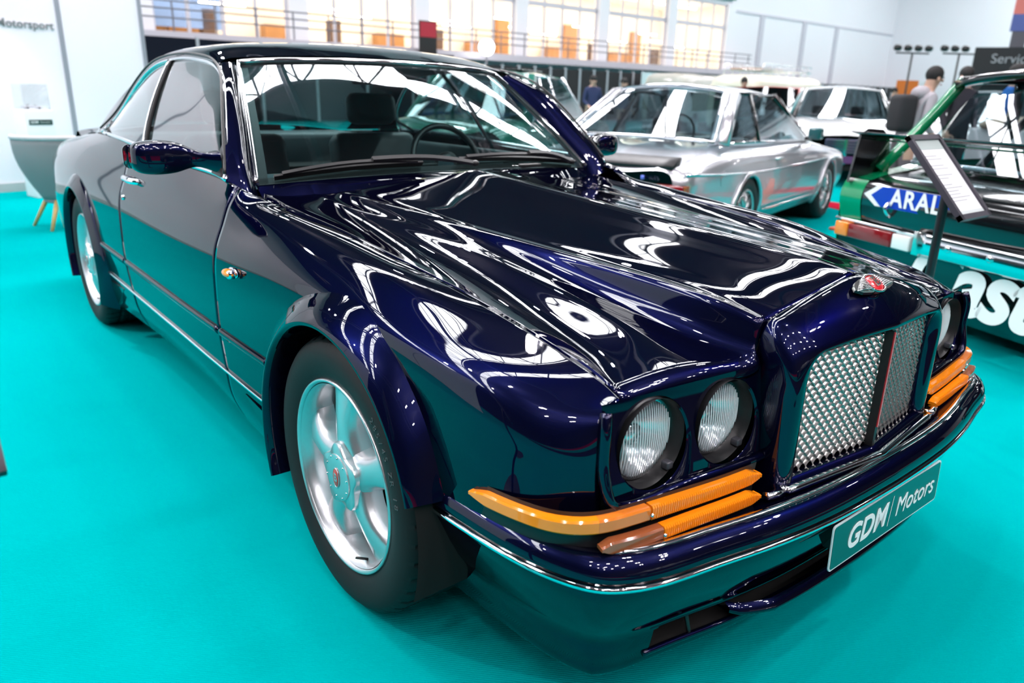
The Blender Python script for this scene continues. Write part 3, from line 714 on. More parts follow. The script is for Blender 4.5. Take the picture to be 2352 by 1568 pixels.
# ---- headlamp panels
LAMPS = ((.641, .650, .0925), (.441, .650, .0915))
def lp_y(w):      # plan sweep of the lamp panel
    return -.716-(.764-w)*.095
def lp_t(z): return (z-.66)*.16      # the panel leans back
for s in (-1, 1):
    mb = MB()
    zb_, zt_ = .553, .750
    cells = ((.762, .540, LAMPS[0]), (.540, .338, LAMPS[1]))
    for (wo, wi, (cw, cz, cr)) in cells:
        n = 64; a = np.linspace(0, 2*PI, n, endpoint=False); ring = np.stack([cw+cr*np.cos(a), cz+cr*np.sin(a)], 1)
        rect = []
        for t in a:
            dx, dz_ = math.cos(t), math.sin(t)
            k = min(((wo-cw) if dx > 0 else (cw-wi))/max(abs(dx), 1e-6), ((zt_-cz) if dz_ > 0 else (cz-zb_))/max(abs(dz_), 1e-6))
            rect.append((cw+k*dx, cz+k*dz_))
        rect = np.array(rect)
        # snap nearest samples onto the corners
        for cx_, cz_ in ((wo, zt_), (wo, zb_), (wi, zt_), (wi, zb_)):
            i = ((rect[:, 0]-cx_)**2+(rect[:, 1]-cz_)**2).argmin(); rect[i] = (cx_, cz_)
        inner = ring.copy()
        R0 = np.stack([s*rect[:, 0], [lp_y(w)+lp_t(z) for w, z in rect], rect[:, 1]], 1)
        R1 = np.stack([s*ring[:, 0], [lp_y(w)+lp_t(z) for w, z in ring], ring[:, 1]], 1)
        R2 = R1.copy(); R2[:, 0] = s*(cw+(cr-.004)*np.cos(a)); R2[:, 2] = cz+(cr-.004)*np.sin(a); R2[:, 1] += .004
        mb.grid(np.stack([R0, R1, R2], 0), False, True)
    LP = mb.build('lamp_panel', BLUE, CAR, sharp=40)
    # rolled surround along the bottom and outer edge of the panel
    edge = [(.760, lp_y(.760)+.004, .738), (.766, lp_y(.766)-.004, .715), (.768, lp_y(.768)-.006, .65), (.766, lp_y(.766)-.018, .59), (.757, lp_y(.757)-.022, .568), (.735, lp_y(.735)-.022, .557), (.60, lp_y(.60)-.021, .555), (.45, lp_y(.45)-.021, .555), (.338, lp_y(.338)-.018, .556)]
    MB().tube(mir(spl(edge, 60), s), .0115, 10).build('lamp_surround', BLUE, LP)
    MB().box((min(s*.345, s*.75), -.635, .53), (max(s*.345, s*.75), -.60, .74)).build('lamp_housing', VOID, LP, smooth=False)
    for li, (cw, cz, cr) in enumerate(LAMPS):
        y0 = lp_y(cw); yl = y0+.030; rl = .083 if li == 0 else .080
        c = (s*cw, 0, cz)
        MB().lathe([(cr-.002, y0+.001), (cr-.006, y0+.012), (rl+.004, yl+.012), (rl-.01, yl+.016)], 56, 'y', c).build('lamp_bezel', BLACK, LP)
        MB().box((s*cw+ .055*1-.009, y0-.002, cz-.070), (s*cw+.055+.009, y0+.016, cz-.054), .003).build('bezel_clip', mat('clip_grey', (.05, .05, .06), .4), LP)
        MB().lathe([(rl+.003, yl+.003), (rl, yl-.002), (rl-.006, yl-.001)], 56, 'y', c).build('lamp_ring', CHROME, LP)
        MB().lathe([(rl-.002, yl+.004), (rl*.8, yl+.022), (rl*.5, yl+.045), (rl*.22, yl+.058), (.012, yl+.060)], 48, 'y', c).build('lamp_reflector', mat('lamp_reflector_metal', (.95, .95, .97), .16, 1.0), LP)
        MB().sphere((s*cw, yl+.035, cz), (.012, .018, .012), 14, 10).build('lamp_bulb', mat('bulb_glass', (.85, .80, .65), .1, coat=.5), LP)
        MB().lathe([(0, yl+.018), (.020, yl+.018), (.024, yl+.024)], 24, 'y', c).build('lamp_bulb_shield', CHROME, LP)
        # domed lens with vertical flutes
        n1, n2 = 140, 24
        X = np.linspace(-1, 1, n1)
        G = []
        rr = np.linspace(0, 1, 60); aa = np.linspace(0, 2*PI, 260, endpoint=False)
        R_, T_ = np.meshgrid(rr, aa, indexing='ij')
        xx = R_*np.cos(T_)*(rl-.003); zz = R_*np.sin(T_)*(rl-.003)
        yy = yl-.002-.012*(1-R_**2)
        G = np.stack([s*cw+xx, yy, cz+zz], 2)
        HLN = MB().grid(G, False, True).build('headlamp_lens', LENS, LP)
        fl_ = MB()
        for x in np.arange(-rl+.010, rl-.008, .0066):
            zz_ = math.sqrt(max(0, (rl-.006)**2-x*x)); pz = np.linspace(-zz_, zz_, 9)
            fl_.tube([(s*cw+x, yl-.0030-.012*(1-(x*x+q*q)/rl**2), cz+q) for q in pz], .00125, 4)
        fl_.build('lens_flutes', RIBM, LP)

# ---- amber lamps wrapping the corners
def plan(points, n=90): return spl(points, n)
for s in (-1, 1):
    up = spl([(.897, -.500, .532), (.889, -.575, .536), (.876, -.640, .539), (.850, -.704, .542), (.806, -.744, .544), (.74, -.764, .545), (.60, -.782, .542), (.48, -.794, .539), (.385, -.800, .538)], 120)
    lo = spl([(.806, -.764, .507), (.74, -.782, .508), (.60, -.800, .507), (.48, -.812, .505), (.405, -.817, .504)], 90)
    def lens(path, h0, name, m, rib=False, taper0=False, taper1=False, par=CAR):
        n = len(path); h = np.full(n, h0); q = np.linspace(0, 1, n)
        if taper0: h = h*np.clip(q/.16, .12, 1)**.6
        if taper1: h = h*np.clip((1-q)/.10, .15, 1)**.6
        th = np.full(n, .008)
        if rib: th = th+.0009*np.sign(np.sin(np.linspace(0, 1, n)*chord(path)[-1]/.0056*2*PI))
        pr = np.stack([np.stack([-np.full(n, .012), -h], 1), np.stack([th*.8, -h], 1), np.stack([th, -h*.8], 1), np.stack([th, h*.7], 1), np.stack([th*.6, h], 1), np.stack([-np.full(n, .012), h], 1)], 1)
        if s > 0: pr = pr*np.array([1, 1])
        pr[:, :, 0] *= -s if False else (1 if s < 0 else -1)
        return MB().sweep(mir(path, s), pr).build(name, m, par, sharp=28)
    def sub(path, a, b, n): 
        t = chord(path); return cspl(t, path, np.linspace(t[-1]*a, t[-1]*b, n))
    A1 = lens(sub(up, 0, .40, 60), .0135, 'corner_indicator', AMBER, taper0=True)
    lens(sub(up, .40, .555, 30), .0135, 'corner_indicator', mat('clear_orange_lens', (.75, .20, .02), .1, coat=.9), par=A1)
    F1 = lens(sub(up, .562, 1, 420), .0140, 'front_indicator', AMBER, rib=True, taper1=True)
    F2 = lens(sub(lo, .33, 1, 420), .0125, 'front_indicator', AMBER, rib=True, taper1=True)
    lens(sub(lo, 0, .325, 40), .0125, 'fog_lens', AMBERD, taper0=True, par=F2)
    for pth, a, par in ((up, .548, F1), (lo, .315, F2)):
        p = mir(sub(pth, a, a+.01, 3), s)[1]
        MB().lathe([(0, -.004), (.003, -.004), (.004, 0)], 12, 'y', p+np.array([0, -.012, 0])).build('lens_screw', CHROME, par)
    # dark backing between lamps and body
    bk = np.stack([mir(up, s)+np.array([0, .010, .022]), mir(up, s)+np.array([0, .012, 0]), mir(up, s)+np.array([0, .012, -.062])], 0)
    bk[:, :, 0] *= .992
    MB().grid(bk).build('lamp_gasket', BLACK, CAR)

# ---- bumper, strip, apron
BP = np.array([(.912, -.372), (.903, -.49), (.882, -.651), (.853, -.740), (.824, -.785), (.783, -.815), (.603, -.863), (.485, -.886), (.319, -.910), (.16, -.920), (0, -.923)])
half = spl(np.concatenate([BP, np.zeros((len(BP), 1))], 1), 110)[:, :2]
def offset_plan(P, d):
    T = np.gradient(P, axis=0); T /= np.linalg.norm(T, axis=1)[:, None]; N = np.stack([-T[:, 1], T[:, 0]], 1)   # inward
    N[:, 0] *= 1; c = P-N*d
    # choose the side that moves towards the car centre
    if np.hypot(*(P[60]+N[60]*.05)) > np.hypot(*(P[60]-N[60]*.05)): N = -N
    q = P+N*d; q[-1, 0] = 0; q[:, 0] = np.maximum(q[:, 0], 0); return q
def plan_rows(prof):
    R_ = []
    for ins, z in prof:
        q = offset_plan(half, ins); fd = np.clip((q[:, 1]+.62)/.25, 0, 1)**1.5; q[:, 1] += fd*(.44-z)*.30; h = np.concatenate([q, np.full((len(q), 1), z)], 1)
        R_.append(np.concatenate([mir(h, -1), mir(h[::-1], 1)[1:]], 0))
    return np.array(R_)
blade = plan_rows([(.105, .470), (.085, .482), (.050, .492), (.036, .495), (.024, .493), (.012, .485), (.004, .472), (.001, .460), (.000, .450), (.010, .448)])
BUMP = MB().grid(blade).build('front_bumper', BLUE, CAR)
def plan_strip(ins, z, r, name, par, a=0, b=None, m=None, flat=.5):
    q = plan_rows([(ins, z)])[0]; q = q[a:(b if b else len(q))]
    pr = [(r*math.cos(t), r*flat*math.sin(t)) for t in np.linspace(0, 2*PI, 8, endpoint=False)]
    return MB().sweep(q, pr).build(name, m or CHROME, par)
plan_strip(.001, .441, .006, 'bumper_strip', BUMP, flat=1.1)
nb = len(half)
i0 = int(np.argmin(np.abs(half[:, 1]+.797)))
plan_strip(.040, .495, .008, 'bumper_top_trim', BUMP, i0, 2*nb-1-i0)
apr = [(.012, .440), (.005, .434), (.006, .426), (.016, .400), (.032, .360), (.056, .312), (.075, .284), (.084, .268), (.088, .258), (.0905, .250), (.092, .240), (.096, .218), (.100, .200), (.104, .188), (.106, .175), (.108, .162), (.114, .152), (.130, .148), (.18, .15)]
AP = plan_rows(apr); fac = []
nr, nc = AP.shape[:2]; fl = AP.reshape(-1, 3)
for q in gridf(nr, nc):
    c = fl[list(q)].mean(0)
    if abs(c[0]) < .628 and .188 < c[2] < .258: continue
    fac.append(q)
APR = mk('front_apron', fl, fac, BLUE, CAR)
# intake: dark throat, rolled edges and fins
th = plan_rows([(.088, .262), (.22, .255), (.22, .185), (.103, .184)])
k0 = int(np.argmin(np.abs(plan_rows([(.09, .25)])[0][:nb, 0]+.64)))
MB().grid(th[:, k0:2*nb-1-k0]).build('air_intake', VOID, APR, fix=False)
lip = plan_rows([(.104, .186)])[0][k0:2*nb-1-k0]
MB().tube(lip, .007, 8).build('intake_lip', BLUE, APR)
lip2 = plan_rows([(.090, .260)])[0][k0:2*nb-1-k0]
MB().tube(lip2, .004, 8).build('intake_lip', BLUE, APR)
for x in (-.52, .52):
    i = int(np.argmin(np.abs(plan_rows([(.10, .22)])[0][:, 0]-x))); p = plan_rows([(.104, .22)])[0][i]
    MB().tube(spl([p+np.array([0, .02, .04]), p+np.array([0, .005, .0]), p+np.array([.006, .002, -.028])], 12), .005, 8).build('intake_strut', BLACK, APR)
spl2 = plan_rows([(.070, .232), (.050, .222), (.052, .212), (.10, .205)])
a_ = int(np.argmin(np.abs(spl2[0][:nb, 0]+.42)))
sb_ = spl2[:, a_:2*nb-1-a_].copy(); tp = np.clip(np.minimum(np.arange(sb_.shape[1]), np.arange(sb_.shape[1])[::-1])/8.0, 0, 1)**.5; sb_[..., 1] += (1-tp)[None, :]*.045
MB().grid(sb_).build('intake_blade', BLUE, APR)
# chrome trim in front of the shell foot
tr = np.array([(x, (gy(x)-.030 if abs(x) < .33 else -.815), .499) for x in np.linspace(-.39, .39, 61)])
tr[:, 1] = np.where(np.abs(tr[:, 0]) > .345, -.835+.25*(np.abs(tr[:, 0])-.345), tr[:, 1])
MB().sweep(tr, [(.012, -.004), (-.012, -.006), (-.014, .002), (0, .008), (.012, .006)]).build('shell_foot_trim', CHROME, BUMP)

# ---- dealer plate
PLG = mat('plate_green', (.004, .075, .062), .35, coat=.3)
def rrect(w, h, r, n=6):
    pts = []
    for cx_, cy_, a0 in ((w/2-r, h/2-r, 0), (-w/2+r, h/2-r, PI/2), (-w/2+r, -h/2+r, PI), (w/2-r, -h/2+r, 1.5*PI)):
        for a in np.linspace(a0, a0+PI/2, n): pts.append((cx_+r*math.cos(a), cy_+r*math.sin(a)))
    return pts
PLATE = MB().prism(rrect(.520, .110, .010), (-.0015, .0015), 'z').build('number_plate', mat('plate_white_edge', (.75, .76, .78), .3), CAR, smooth=False)
place(PLATE, (0, -.917, .368), (1, 0, 0), (0, .04, 1))
pf = MB().prism(rrect(.512, .102, .008), (.0015, .0024), 'z').build('plate_face', PLG, PLATE, smooth=False)
tx = text_mesh('plate_lettering', 'GDM', .078, WHITE, PLATE, .0006, .0018, .22, spacing=1.02); tx.location = (-.108, -.002, .0028)
MB().add([(-.006, -.036, .0030), (-.003, -.036, .0030), (.012, .038, .0030), (.009, .038, .0030)], [(0, 1, 2, 3)]).build('plate_slash', WHITE, PLATE, smooth=False)
tx = text_mesh('plate_lettering', 'Motors', .068, WHITE, PLATE, .0006, .0, .22); tx.location = (.128, -.002, .0028)
MB().box((-.20, -.912, .33), (.20, -.85, .41)).build('plate_bracket', BLACK, CAR, smooth=False)
# ---- glasshouse
WST = np.array([(.600, 1.405, 1.347), (.52, 1.372, 1.355), (.40, 1.342, 1.362), (.2, 1.312, 1.368), (0, 1.302, 1.370)])
wb = cspl(chord(WSB), WSB, np.linspace(0, chord(WSB)[-1], 9)); wt = cspl(chord(WST), WST, np.linspace(0, chord(WST)[-1], 9))
wr = []
for t in (0, .25, .5, .75, 1):
    r_ = wb*(1-t)+wt*t; k = 4*t*(1-t); r_[:, 1] -= .008*k; r_[:, 2] += .008*k; wr.append(r_)
WSF = Surf(np.array(wr))
PW = WSF.ev(np.linspace(0, WSF.tu[-1], 24), np.linspace(0, WSF.tv[-1], 40))
FW_ = np.concatenate([mir(PW, -1), mir(PW[:, ::-1], 1)[:, 1:]], 1)
WIN = MB().grid(FW_).build('windshield', GLASSW, CAR, fix=False)
NWS = normals(FW_); NWS = NWS if (NWS[..., 1].mean() < 0) else -NWS
# painted black border inside the glass, chrome outside
def ring_of(P, k):
    return np.concatenate([P[k, k:-k-1], P[k:-k-1, -k-1], P[-k-1, k+1:][::-1][k:], P[k+1:, k][::-1][k:]], 0)
bor = []
nu_, nv_ = FW_.shape[:2]
B = MB()
inn = FW_-NWS*.004
B.grid(inn[:, :3]); B.grid(inn[:, -3:]); B.grid(inn[:2]); B.grid(inn[-2:])
B.build('windshield_border', BLACK, WIN, fix=False)
side = FW_[:, 0]
outl = np.concatenate([FW_[:, 0]+NWS[:, 0]*.004, FW_[-1, 1:-1]+NWS[-1, 1:-1]*.004, FW_[::-1, -1]+NWS[::-1, -1]*.004], 0)
# round the two top corners a little
MB().tube(outl, .010, 8).build('windshield_trim', CHROME, WIN)
# pillars
APR_W = [WSF.ev(np.array([WSF.tu[-1]*t]), np.array([0.0]))[0, 0] for t in (0, .27, .53, .78, .95)]
DLO = np.array([(.838, .905, .985), (.797, 1.01, 1.10), (.748, 1.135, 1.22), (.712, 1.235, 1.290), (.690, 1.36, 1.334), (.677, 1.54, 1.356), (.671, 1.745, 1.367), (.671, 1.98, 1.364), (.684, 2.26, 1.326), (.731, 2.51, 1.197), (.790, 2.635, 1.085), (.836, 2.665, 1.036)])
for s in (-1, 1):
    G = []
    for p, q in zip(APR_W, DLO[:5]):
        p = np.array(p); q = np.array(q); m_ = (p+q)/2+np.array([.010, -.020, .016])
        G.append([p+np.array([.004, -.001, .0]), p*.8+q*.2+np.array([.006, -.016, .012]), m_, p*.2+q*.8+np.array([.010, -.010, .010]), q+np.array([.008, -.006, .004])])
    G = [[(x[0], x[1]-.03, x[2]-.05) for x in G[0]]]+G
    PP = Surf(G).ev(np.linspace(0, Surf(G).tu[-1], 40), np.linspace(0, Surf(G).tv[-1], 16))
    MB().grid(mir(PP, s)).build('a_pillar', BLUE, CAR)
RR = [[(.690,1.36,1.338),(.648,1.392,1.359),(.59,1.405,1.368),(.42,1.352,1.380),(.2,1.318,1.387),(0,1.310,1.389)],
      [(.677,1.54,1.360),(.652,1.55,1.386),(.60,1.555,1.404),(.42,1.54,1.423),(.2,1.53,1.433),(0,1.53,1.436)],
      [(.672,1.80,1.370),(.650,1.80,1.397),(.60,1.80,1.416),(.42,1.80,1.439),(.2,1.80,1.451),(0,1.80,1.455)],
      [(.674,2.06,1.361),(.650,2.08,1.390),(.60,2.10,1.410),(.42,2.10,1.436),(.2,2.10,1.449),(0,2.10,1.453)],
      [(.689,2.27,1.328),(.664,2.31,1.357),(.61,2.36,1.380),(.42,2.40,1.408),(.2,2.42,1.422),(0,2.43,1.426)],
      [(.738,2.52,1.200),(.708,2.59,1.240),(.655,2.66,1.285),(.44,2.74,1.335),(.2,2.77,1.356),(0,2.78,1.36)],
      [(.796,2.645,1.090),(.768,2.78,1.12),(.715,2.92,1.155),(.46,3.02,1.21),(.2,3.06,1.232),(0,3.07,1.236)],
      [(.842,2.70,1.034),(.805,2.98,1.020),(.745,3.22,1.008),(.48,3.34,1.030),(.2,3.38,1.040),(0,3.39,1.042)]]
RS = Surf(RR)
def rpart(u0, u1, v0, v1, nu, nv):
    return RS.ev(np.linspace(u0, u1, nu), np.linspace(v0, v1, nv))
ue = RS.tu; ve = RS.tv
P1 = rpart(0, ue[4]+.10, 0, ve[-1], 50, 40)
MB().grid(np.concatenate([mir(P1, -1), mir(P1[:, ::-1], 1)[:, 1:]], 1)).build('roof', BLUE, CAR)
for s in (-1, 1):
    MB().grid(mir(rpart(ue[4]+.10, ue[-1], 0, ve[2], 40, 16), s)).build('c_pillar', BLUE, CAR)
P2 = rpart(ue[4]+.10, ue[-1], ve[2], ve[-1], 24, 24)
MB().grid(np.concatenate([mir(P2, -1), mir(P2[:, ::-1], 1)[:, 1:]], 1)).build('rear_window', GLASSS, CAR, fix=False)
# boot lid and tail
TR = [[(.80,2.98,1.017),(.745,3.22,1.004),(.48,3.345,1.026),(.2,3.385,1.036),(0,3.395,1.038)],
      [(.762,3.45,.986),(.70,3.50,.995),(.45,3.55,1.018),(.2,3.56,1.028),(0,3.56,1.030)],
      [(.727,3.90,.951),(.66,3.93,.966),(.42,3.95,.988),(.2,3.96,.995),(0,3.96,.997)],
      [(.702,4.22,.921),(.62,4.25,.932),(.40,4.28,.945),(.2,4.29,.948),(0,4.29,.949)],
      [(.72,4.26,.80),(.62,4.31,.81),(.40,4.345,.82),(.2,4.355,.82),(0,4.36,.82)],
      [(.74,4.25,.55),(.62,4.31,.55),(.40,4.345,.55),(.2,4.355,.55),(0,4.36,.55)],
      [(.72,4.20,.28),(.62,4.25,.27),(.40,4.28,.27),(.2,4.29,.27),(0,4.29,.27)]]
TS = Surf(TR); P3 = TS.ev(np.linspace(0, TS.tu[-1], 40), np.linspace(0, TS.tv[-1], 24))
MB().grid(np.concatenate([mir(P3, -1), mir(P3[:, ::-1], 1)[:, 1:]], 1)).build('trunk_lid', BLUE, CAR)
for s in (-1, 1):
    MB().box((min(s*.62, s*.84), 4.20, .62), (max(s*.62, s*.84), 4.30, .80), .02).build('tail_lamp', mat('tail_red', (.4, .01, .01), .15, coat=.7), CAR)

# side glass, trims, B pillars
def belt(y):
    us = np.linspace(u_at(.80), u_at(2.8), 200); L = BODY.ev(us, np.array([VE]))[:, 0]
    return np.array([np.interp(y, L[:, 1], L[:, 0]), y, np.interp(y, L[:, 1], L[:, 2])])
D1 = spl(DLO[:8], 60); D2 = spl(DLO[7:], 40)
for s in (-1, 1):
    for (top, ya, yb, nm) in ((D1, .895, 1.795, 'door_window'), (D2, 1.805, 2.665, 'quarter_window')):
        bot = np.array([belt(y)+np.array([-.004, 0, .0]) for y in np.linspace(ya, yb, len(top))])
        rows = []
        for t in np.linspace(0, 1, 9):
            r_ = bot*(1-t)+top*t; r_[:, 0] += .020*4*t*(1-t)*.8; rows.append(r_)
        MB().grid(mir(np.array(rows), s)).build(nm, GLASSS, CAR, fix=False)
    full_ = np.concatenate([D1, D2[1:]], 0)
    MB().sweep(mir(full_+np.array([.006, 0, 0]), s), [(.009*math.cos(a), .009*math.sin(a)) for a in np.linspace(0, 2*PI, 8, endpoint=False)]).build('window_trim', CHROME, CAR)
    bl = np.array([belt(y)+np.array([.004, 0, .004]) for y in np.linspace(.90, 2.67, 50)])
    MB().sweep(mir(bl, s), [(.007*math.cos(a), .009*math.sin(a)) for a in np.linspace(0, 2*PI, 8, endpoint=False)]).build('belt_trim', CHROME, CAR)
    bp = np.array([DLO[7]*(1-t)+belt(1.80)*t+np.array([.022*4*t*(1-t)*.8+.006, 0, 0]) for t in np.linspace(0, 1, 14)])
    MB().tube(mir(bp, s), .009, 8).build('window_divider', CHROME, CAR)
    MB().tube(mir(bp+np.array([-.004, -.016, 0]), s), .008, 8).build('window_seal', RUBBER, CAR)
    bp2 = np.array([DLO[10]*(1-t)+belt(2.52)*t+np.array([.006, 0, 0]) for t in np.linspace(0, 1, 6)])
    MB().tube(mir(bp2, s), .008, 6).build('window_seal', RUBBER, CAR)
    dl = np.concatenate([D1, D2[1:]], 0); MB().tube(mir(dl+np.array([.012, 0, .018])*1.0, s), .005, 6).build('drip_rail', BLACK, CAR)

# ---- mirrors
for s in (-1, 1):
    st = [(1.082, .004, .004, 1.045, 1.075), (1.079, .030, .030, 1.045, 1.073), (1.069, .042, .042, 1.045, 1.070), (1.045, .050, .050, 1.045, 1.065), (.99, .052, .052, 1.046, 1.055), (.955, .047, .046, 1.046, 1.05), (.925, .036, .036, 1.045, 1.04), (.90, .027, .028, 1.042, 1.025), (.875, .026, .030, 1.036, 1.005), (.845, .036, .045, 1.032, .985)]
    rows = []
    for (w, h, d, zc, yc) in st:
        a = np.linspace(0, 2*PI, 28, endpoint=False); e = .62
        rows.append([(s*w, yc+d*np.sign(np.cos(t))*abs(np.cos(t))**e, zc+h*np.sign(np.sin(t))*abs(np.sin(t))**e) for t in a])
    rs = Surf(rows); a = MB().grid(rs.ev(np.linspace(0, rs.tu[-1], 40), np.linspace(0, rs.tv[-1], 60)))
    # close the ring
    P = np.array(rows); P = np.concatenate([P, P[:, :1]], 1); rs = Surf(P)
    MIR = MB().grid(rs.ev(np.linspace(0, rs.tu[-1], 40), np.linspace(0, rs.tv[-1], 64))).build('door_mirror', BLUE, CAR)
    MB().prism(rrect(.15, .075, .02), (1.108, 1.111), 'y').xf(Matrix.Translation((s*1.02, 0, 1.046))).build('mirror_glass', CHROME, MIR, smooth=False)
    MB().add([(s*.842, .915, .99), (s*.838, 1.02, .995), (s*.803, 1.005, 1.09), (s*.86, .92, .99), (s*.856, 1.02, .995), (s*.815, 1.005, 1.09)], [(0, 1, 2), (3, 5, 4), (0, 3, 4, 1), (1, 4, 5, 2), (2, 5, 3, 0)]).build('mirror_sail', BLACK, MIR, smooth=False)

# ---- wipers
def ws_pt(x, h, off=.012):
    """point on the windshield at lateral x, height fraction h, lifted off the glass"""
    i = h*(nu_-1); i0_ = int(min(nu_-2, i)); k = i-i0_
    rowp = FW_[i0_]*(1-k)+FW_[i0_+1]*k; rn = NWS[i0_]*(1-k)+NWS[i0_+1]*k
    p = np.array([np.interp(x, rowp[:, 0], rowp[:, c_]) for c_ in range(3)]); n = np.array([np.interp(x, rowp[:, 0], rn[:, c_]) for c_ in range(3)])
    return p+n*off
for (xa, ha, xb, hb, xp, hp, xm) in ((-.69, .018, -.16, .045, .05, .0, -.36), (.0, .062, .655, .024, .60, .0, .34)):
    tt = np.linspace(0, 1, 26); bl = np.array([ws_pt(xa+(xb-xa)*t, ha+(hb-ha)*t+.012*math.sin(PI*t)) for t in tt])
    WP = MB().sweep(bl, [(-.004, -.010), (.004, -.010), (.004, .010), (-.004, .010)], up=NWS[2, 20]).build('wiper', BLACK, CAR, smooth=False)
    yk = np.array([ws_pt(xa+(xb-xa)*t, ha+(hb-ha)*t+.012*math.sin(PI*t), .024+.014*math.sin(PI*t)) for t in np.linspace(.05, .95, 16)])
    MB().sweep(yk, [(-.007, -.004), (.007, -.004), (.006, .004), (-.006, .004)], up=NWS[2, 20]).build('wiper_yoke', BLACK, WP, smooth=False)
    m_ = ws_pt(xm, ha+(hb-ha)*((xm-xa)/(xb-xa))+.012, .045); e_ = ws_pt(xp, hp, .03)
    arm = spl([e_, e_*.6+m_*.4+np.array([0, 0, .014]), m_], 14)
    MB().sweep(arm, [(-.010, -.005), (.010, -.005), (.008, .006), (-.008, .006)], up=NWS[2, 20]).build('wiper_arm', BLACK, WP, smooth=False)
    MB().sphere(e_, (.016, .016, .012), 12, 8).build('wiper_pivot', BLACK, WP)
for x in (.27,):
    p = np.array([x, .735, 1.001]); MB().box(p-np.array([.05, .012, .006]), p+np.array([.05, .012, .008]), .004).build('washer_jet', BLACK, CAR)

# ---- cabin
LEA = mat('dark_teal_leather', (.020, .045, .052), .45, bump=(220, .15, .001))
LEAD = mat('charcoal_carpet', (.010, .012, .014), .9)
DASHM = mat('slate_dash_hide', (.06, .10, .115), .42, bump=(200, .1, .001))
d0 = np.concatenate([mir(wb, -1), mir(wb[::-1], 1)[1:]], 0)*np.array([.97, 1, 1])+np.array([0, .02, -.012])
rowsd = [d0, d0*np.array([1, 0, 1])+np.array([0, 1.10, -.02]), d0*np.array([.98, 0, 0])+np.array([0, 1.24, .955]), d0*np.array([.98, 0, 0])+np.array([0, 1.33, .935]), d0*np.array([.97, 0, 0])+np.array([0, 1.37, .85]), d0*np.array([.95, 0, 0])+np.array([0, 1.33, .60])]
ds = Surf(rowsd); DASH = MB().grid(ds.ev(np.linspace(0, ds.tu[-1], 40), np.linspace(0, ds.tv[-1], 50))).build('dashboard', DASHM, CAR)
for (x0, x1) in ((-.42, .02), (.12, .55)):
    MB().box((x0, 1.02, .985), (x1, 1.04, .9915)).build('demist_vent', VOID, DASH, smooth=False)
MB().lathe([(.045, .990), (.050, .993), (.055, .988)], 24, 'z', (-.50, 1.03, -.003)).build('speaker_grille', BLACK, DASH)
a = np.linspace(0, 2*PI, 40, endpoint=False)
SW = MB().tube([(.37+.185*math.cos(t), 1.45+.185*math.sin(t)*.42, .945+.185*math.sin(t)*.90) for t in a], .014, 10, True).build('steering_wheel', BLACK, CAR)
MB().sphere((.37, 1.46, .94), (.07, .03, .06), 14, 10).build('wheel_boss', BLACK, SW)
for t in (PI, 0, -PI/2):
    MB().tube([(.37, 1.455, .94), (.37+.18*math.cos(t), 1.45+.18*math.sin(t)*.42, .945+.18*math.sin(t)*.9)], .012, 8).build('wheel_spoke', BLACK, SW)
MB().box((.24, 1.20, .90), (.52, 1.36, .985), .03).build('instrument_hood', DASHM, DASH)
def pad(lo, hi, tilt=0, piv=None, bev=.05):
    m_ = MB().box(lo, hi, bev)
    if tilt: m_.xf(Matrix.Translation(piv) @ Matrix.Rotation(tilt, 4, 'X') @ Matrix.Translation([-q for q in piv]))
    return m_
for sx in (-.37, .37):
    ST = pad((sx-.25, 1.55, .36), (sx+.25, 2.08, .55)).build('front_seat', LEA, CAR)
    pad((sx-.24, 1.98, .50), (sx+.24, 2.12, 1.06), math.radians(-14), (sx, 2.05, .5)).build('seat_back', LEA, ST)
    pad((sx-.14, 2.12, 1.09), (sx+.14, 2.22, 1.25), math.radians(-8), (sx, 2.17, 1.1), .045).build('headrest', LEA, ST)
RS_ = pad((-.66, 2.45, .40), (.66, 2.90, .60)).build('rear_seat', LEA, CAR)
pad((-.66, 2.80, .55), (-.03, 2.96, 1.02), math.radians(-14), (0, 2.85, .55)).build('seat_back', LEA, RS_)
pad((.03, 2.80, .55), (.66, 2.96, 1.02), math.radians(-14), (0, 2.85, .55)).build('seat_back', LEA, RS_)
mb = MB(); mb.box((-.82, .78, .28), (.82, 3.0, .34))
mb.build('cabin_floor', LEAD, CAR, smooth=False)
for s in (-1, 1):
    MB().box((min(s*.78, s*.82), .95, .30), (max(s*.78, s*.82), 2.75, .985), .02).build('door_card', LEA, CAR)
MB().box((-.70, 2.97, .96), (.70, 3.30, 1.0)).build('parcel_shelf', LEA, CAR, smooth=False)
HL = rpart(.03, ue[4]+.10, ve[0]+.02, ve[-1], 30, 20)+np.array([0, 0, -.022])
MB().grid(np.concatenate([mir(HL, -1), mir(HL[:, ::-1], 1)[:, 1:]], 1)).build('headliner', mat('grey_headlining', (.12, .12, .13), .9), CAR)
MB().box((-.12, 1.42, 1.285), (.12, 1.45, 1.345), .012).build('rearview_mirror', BLACK, CAR)

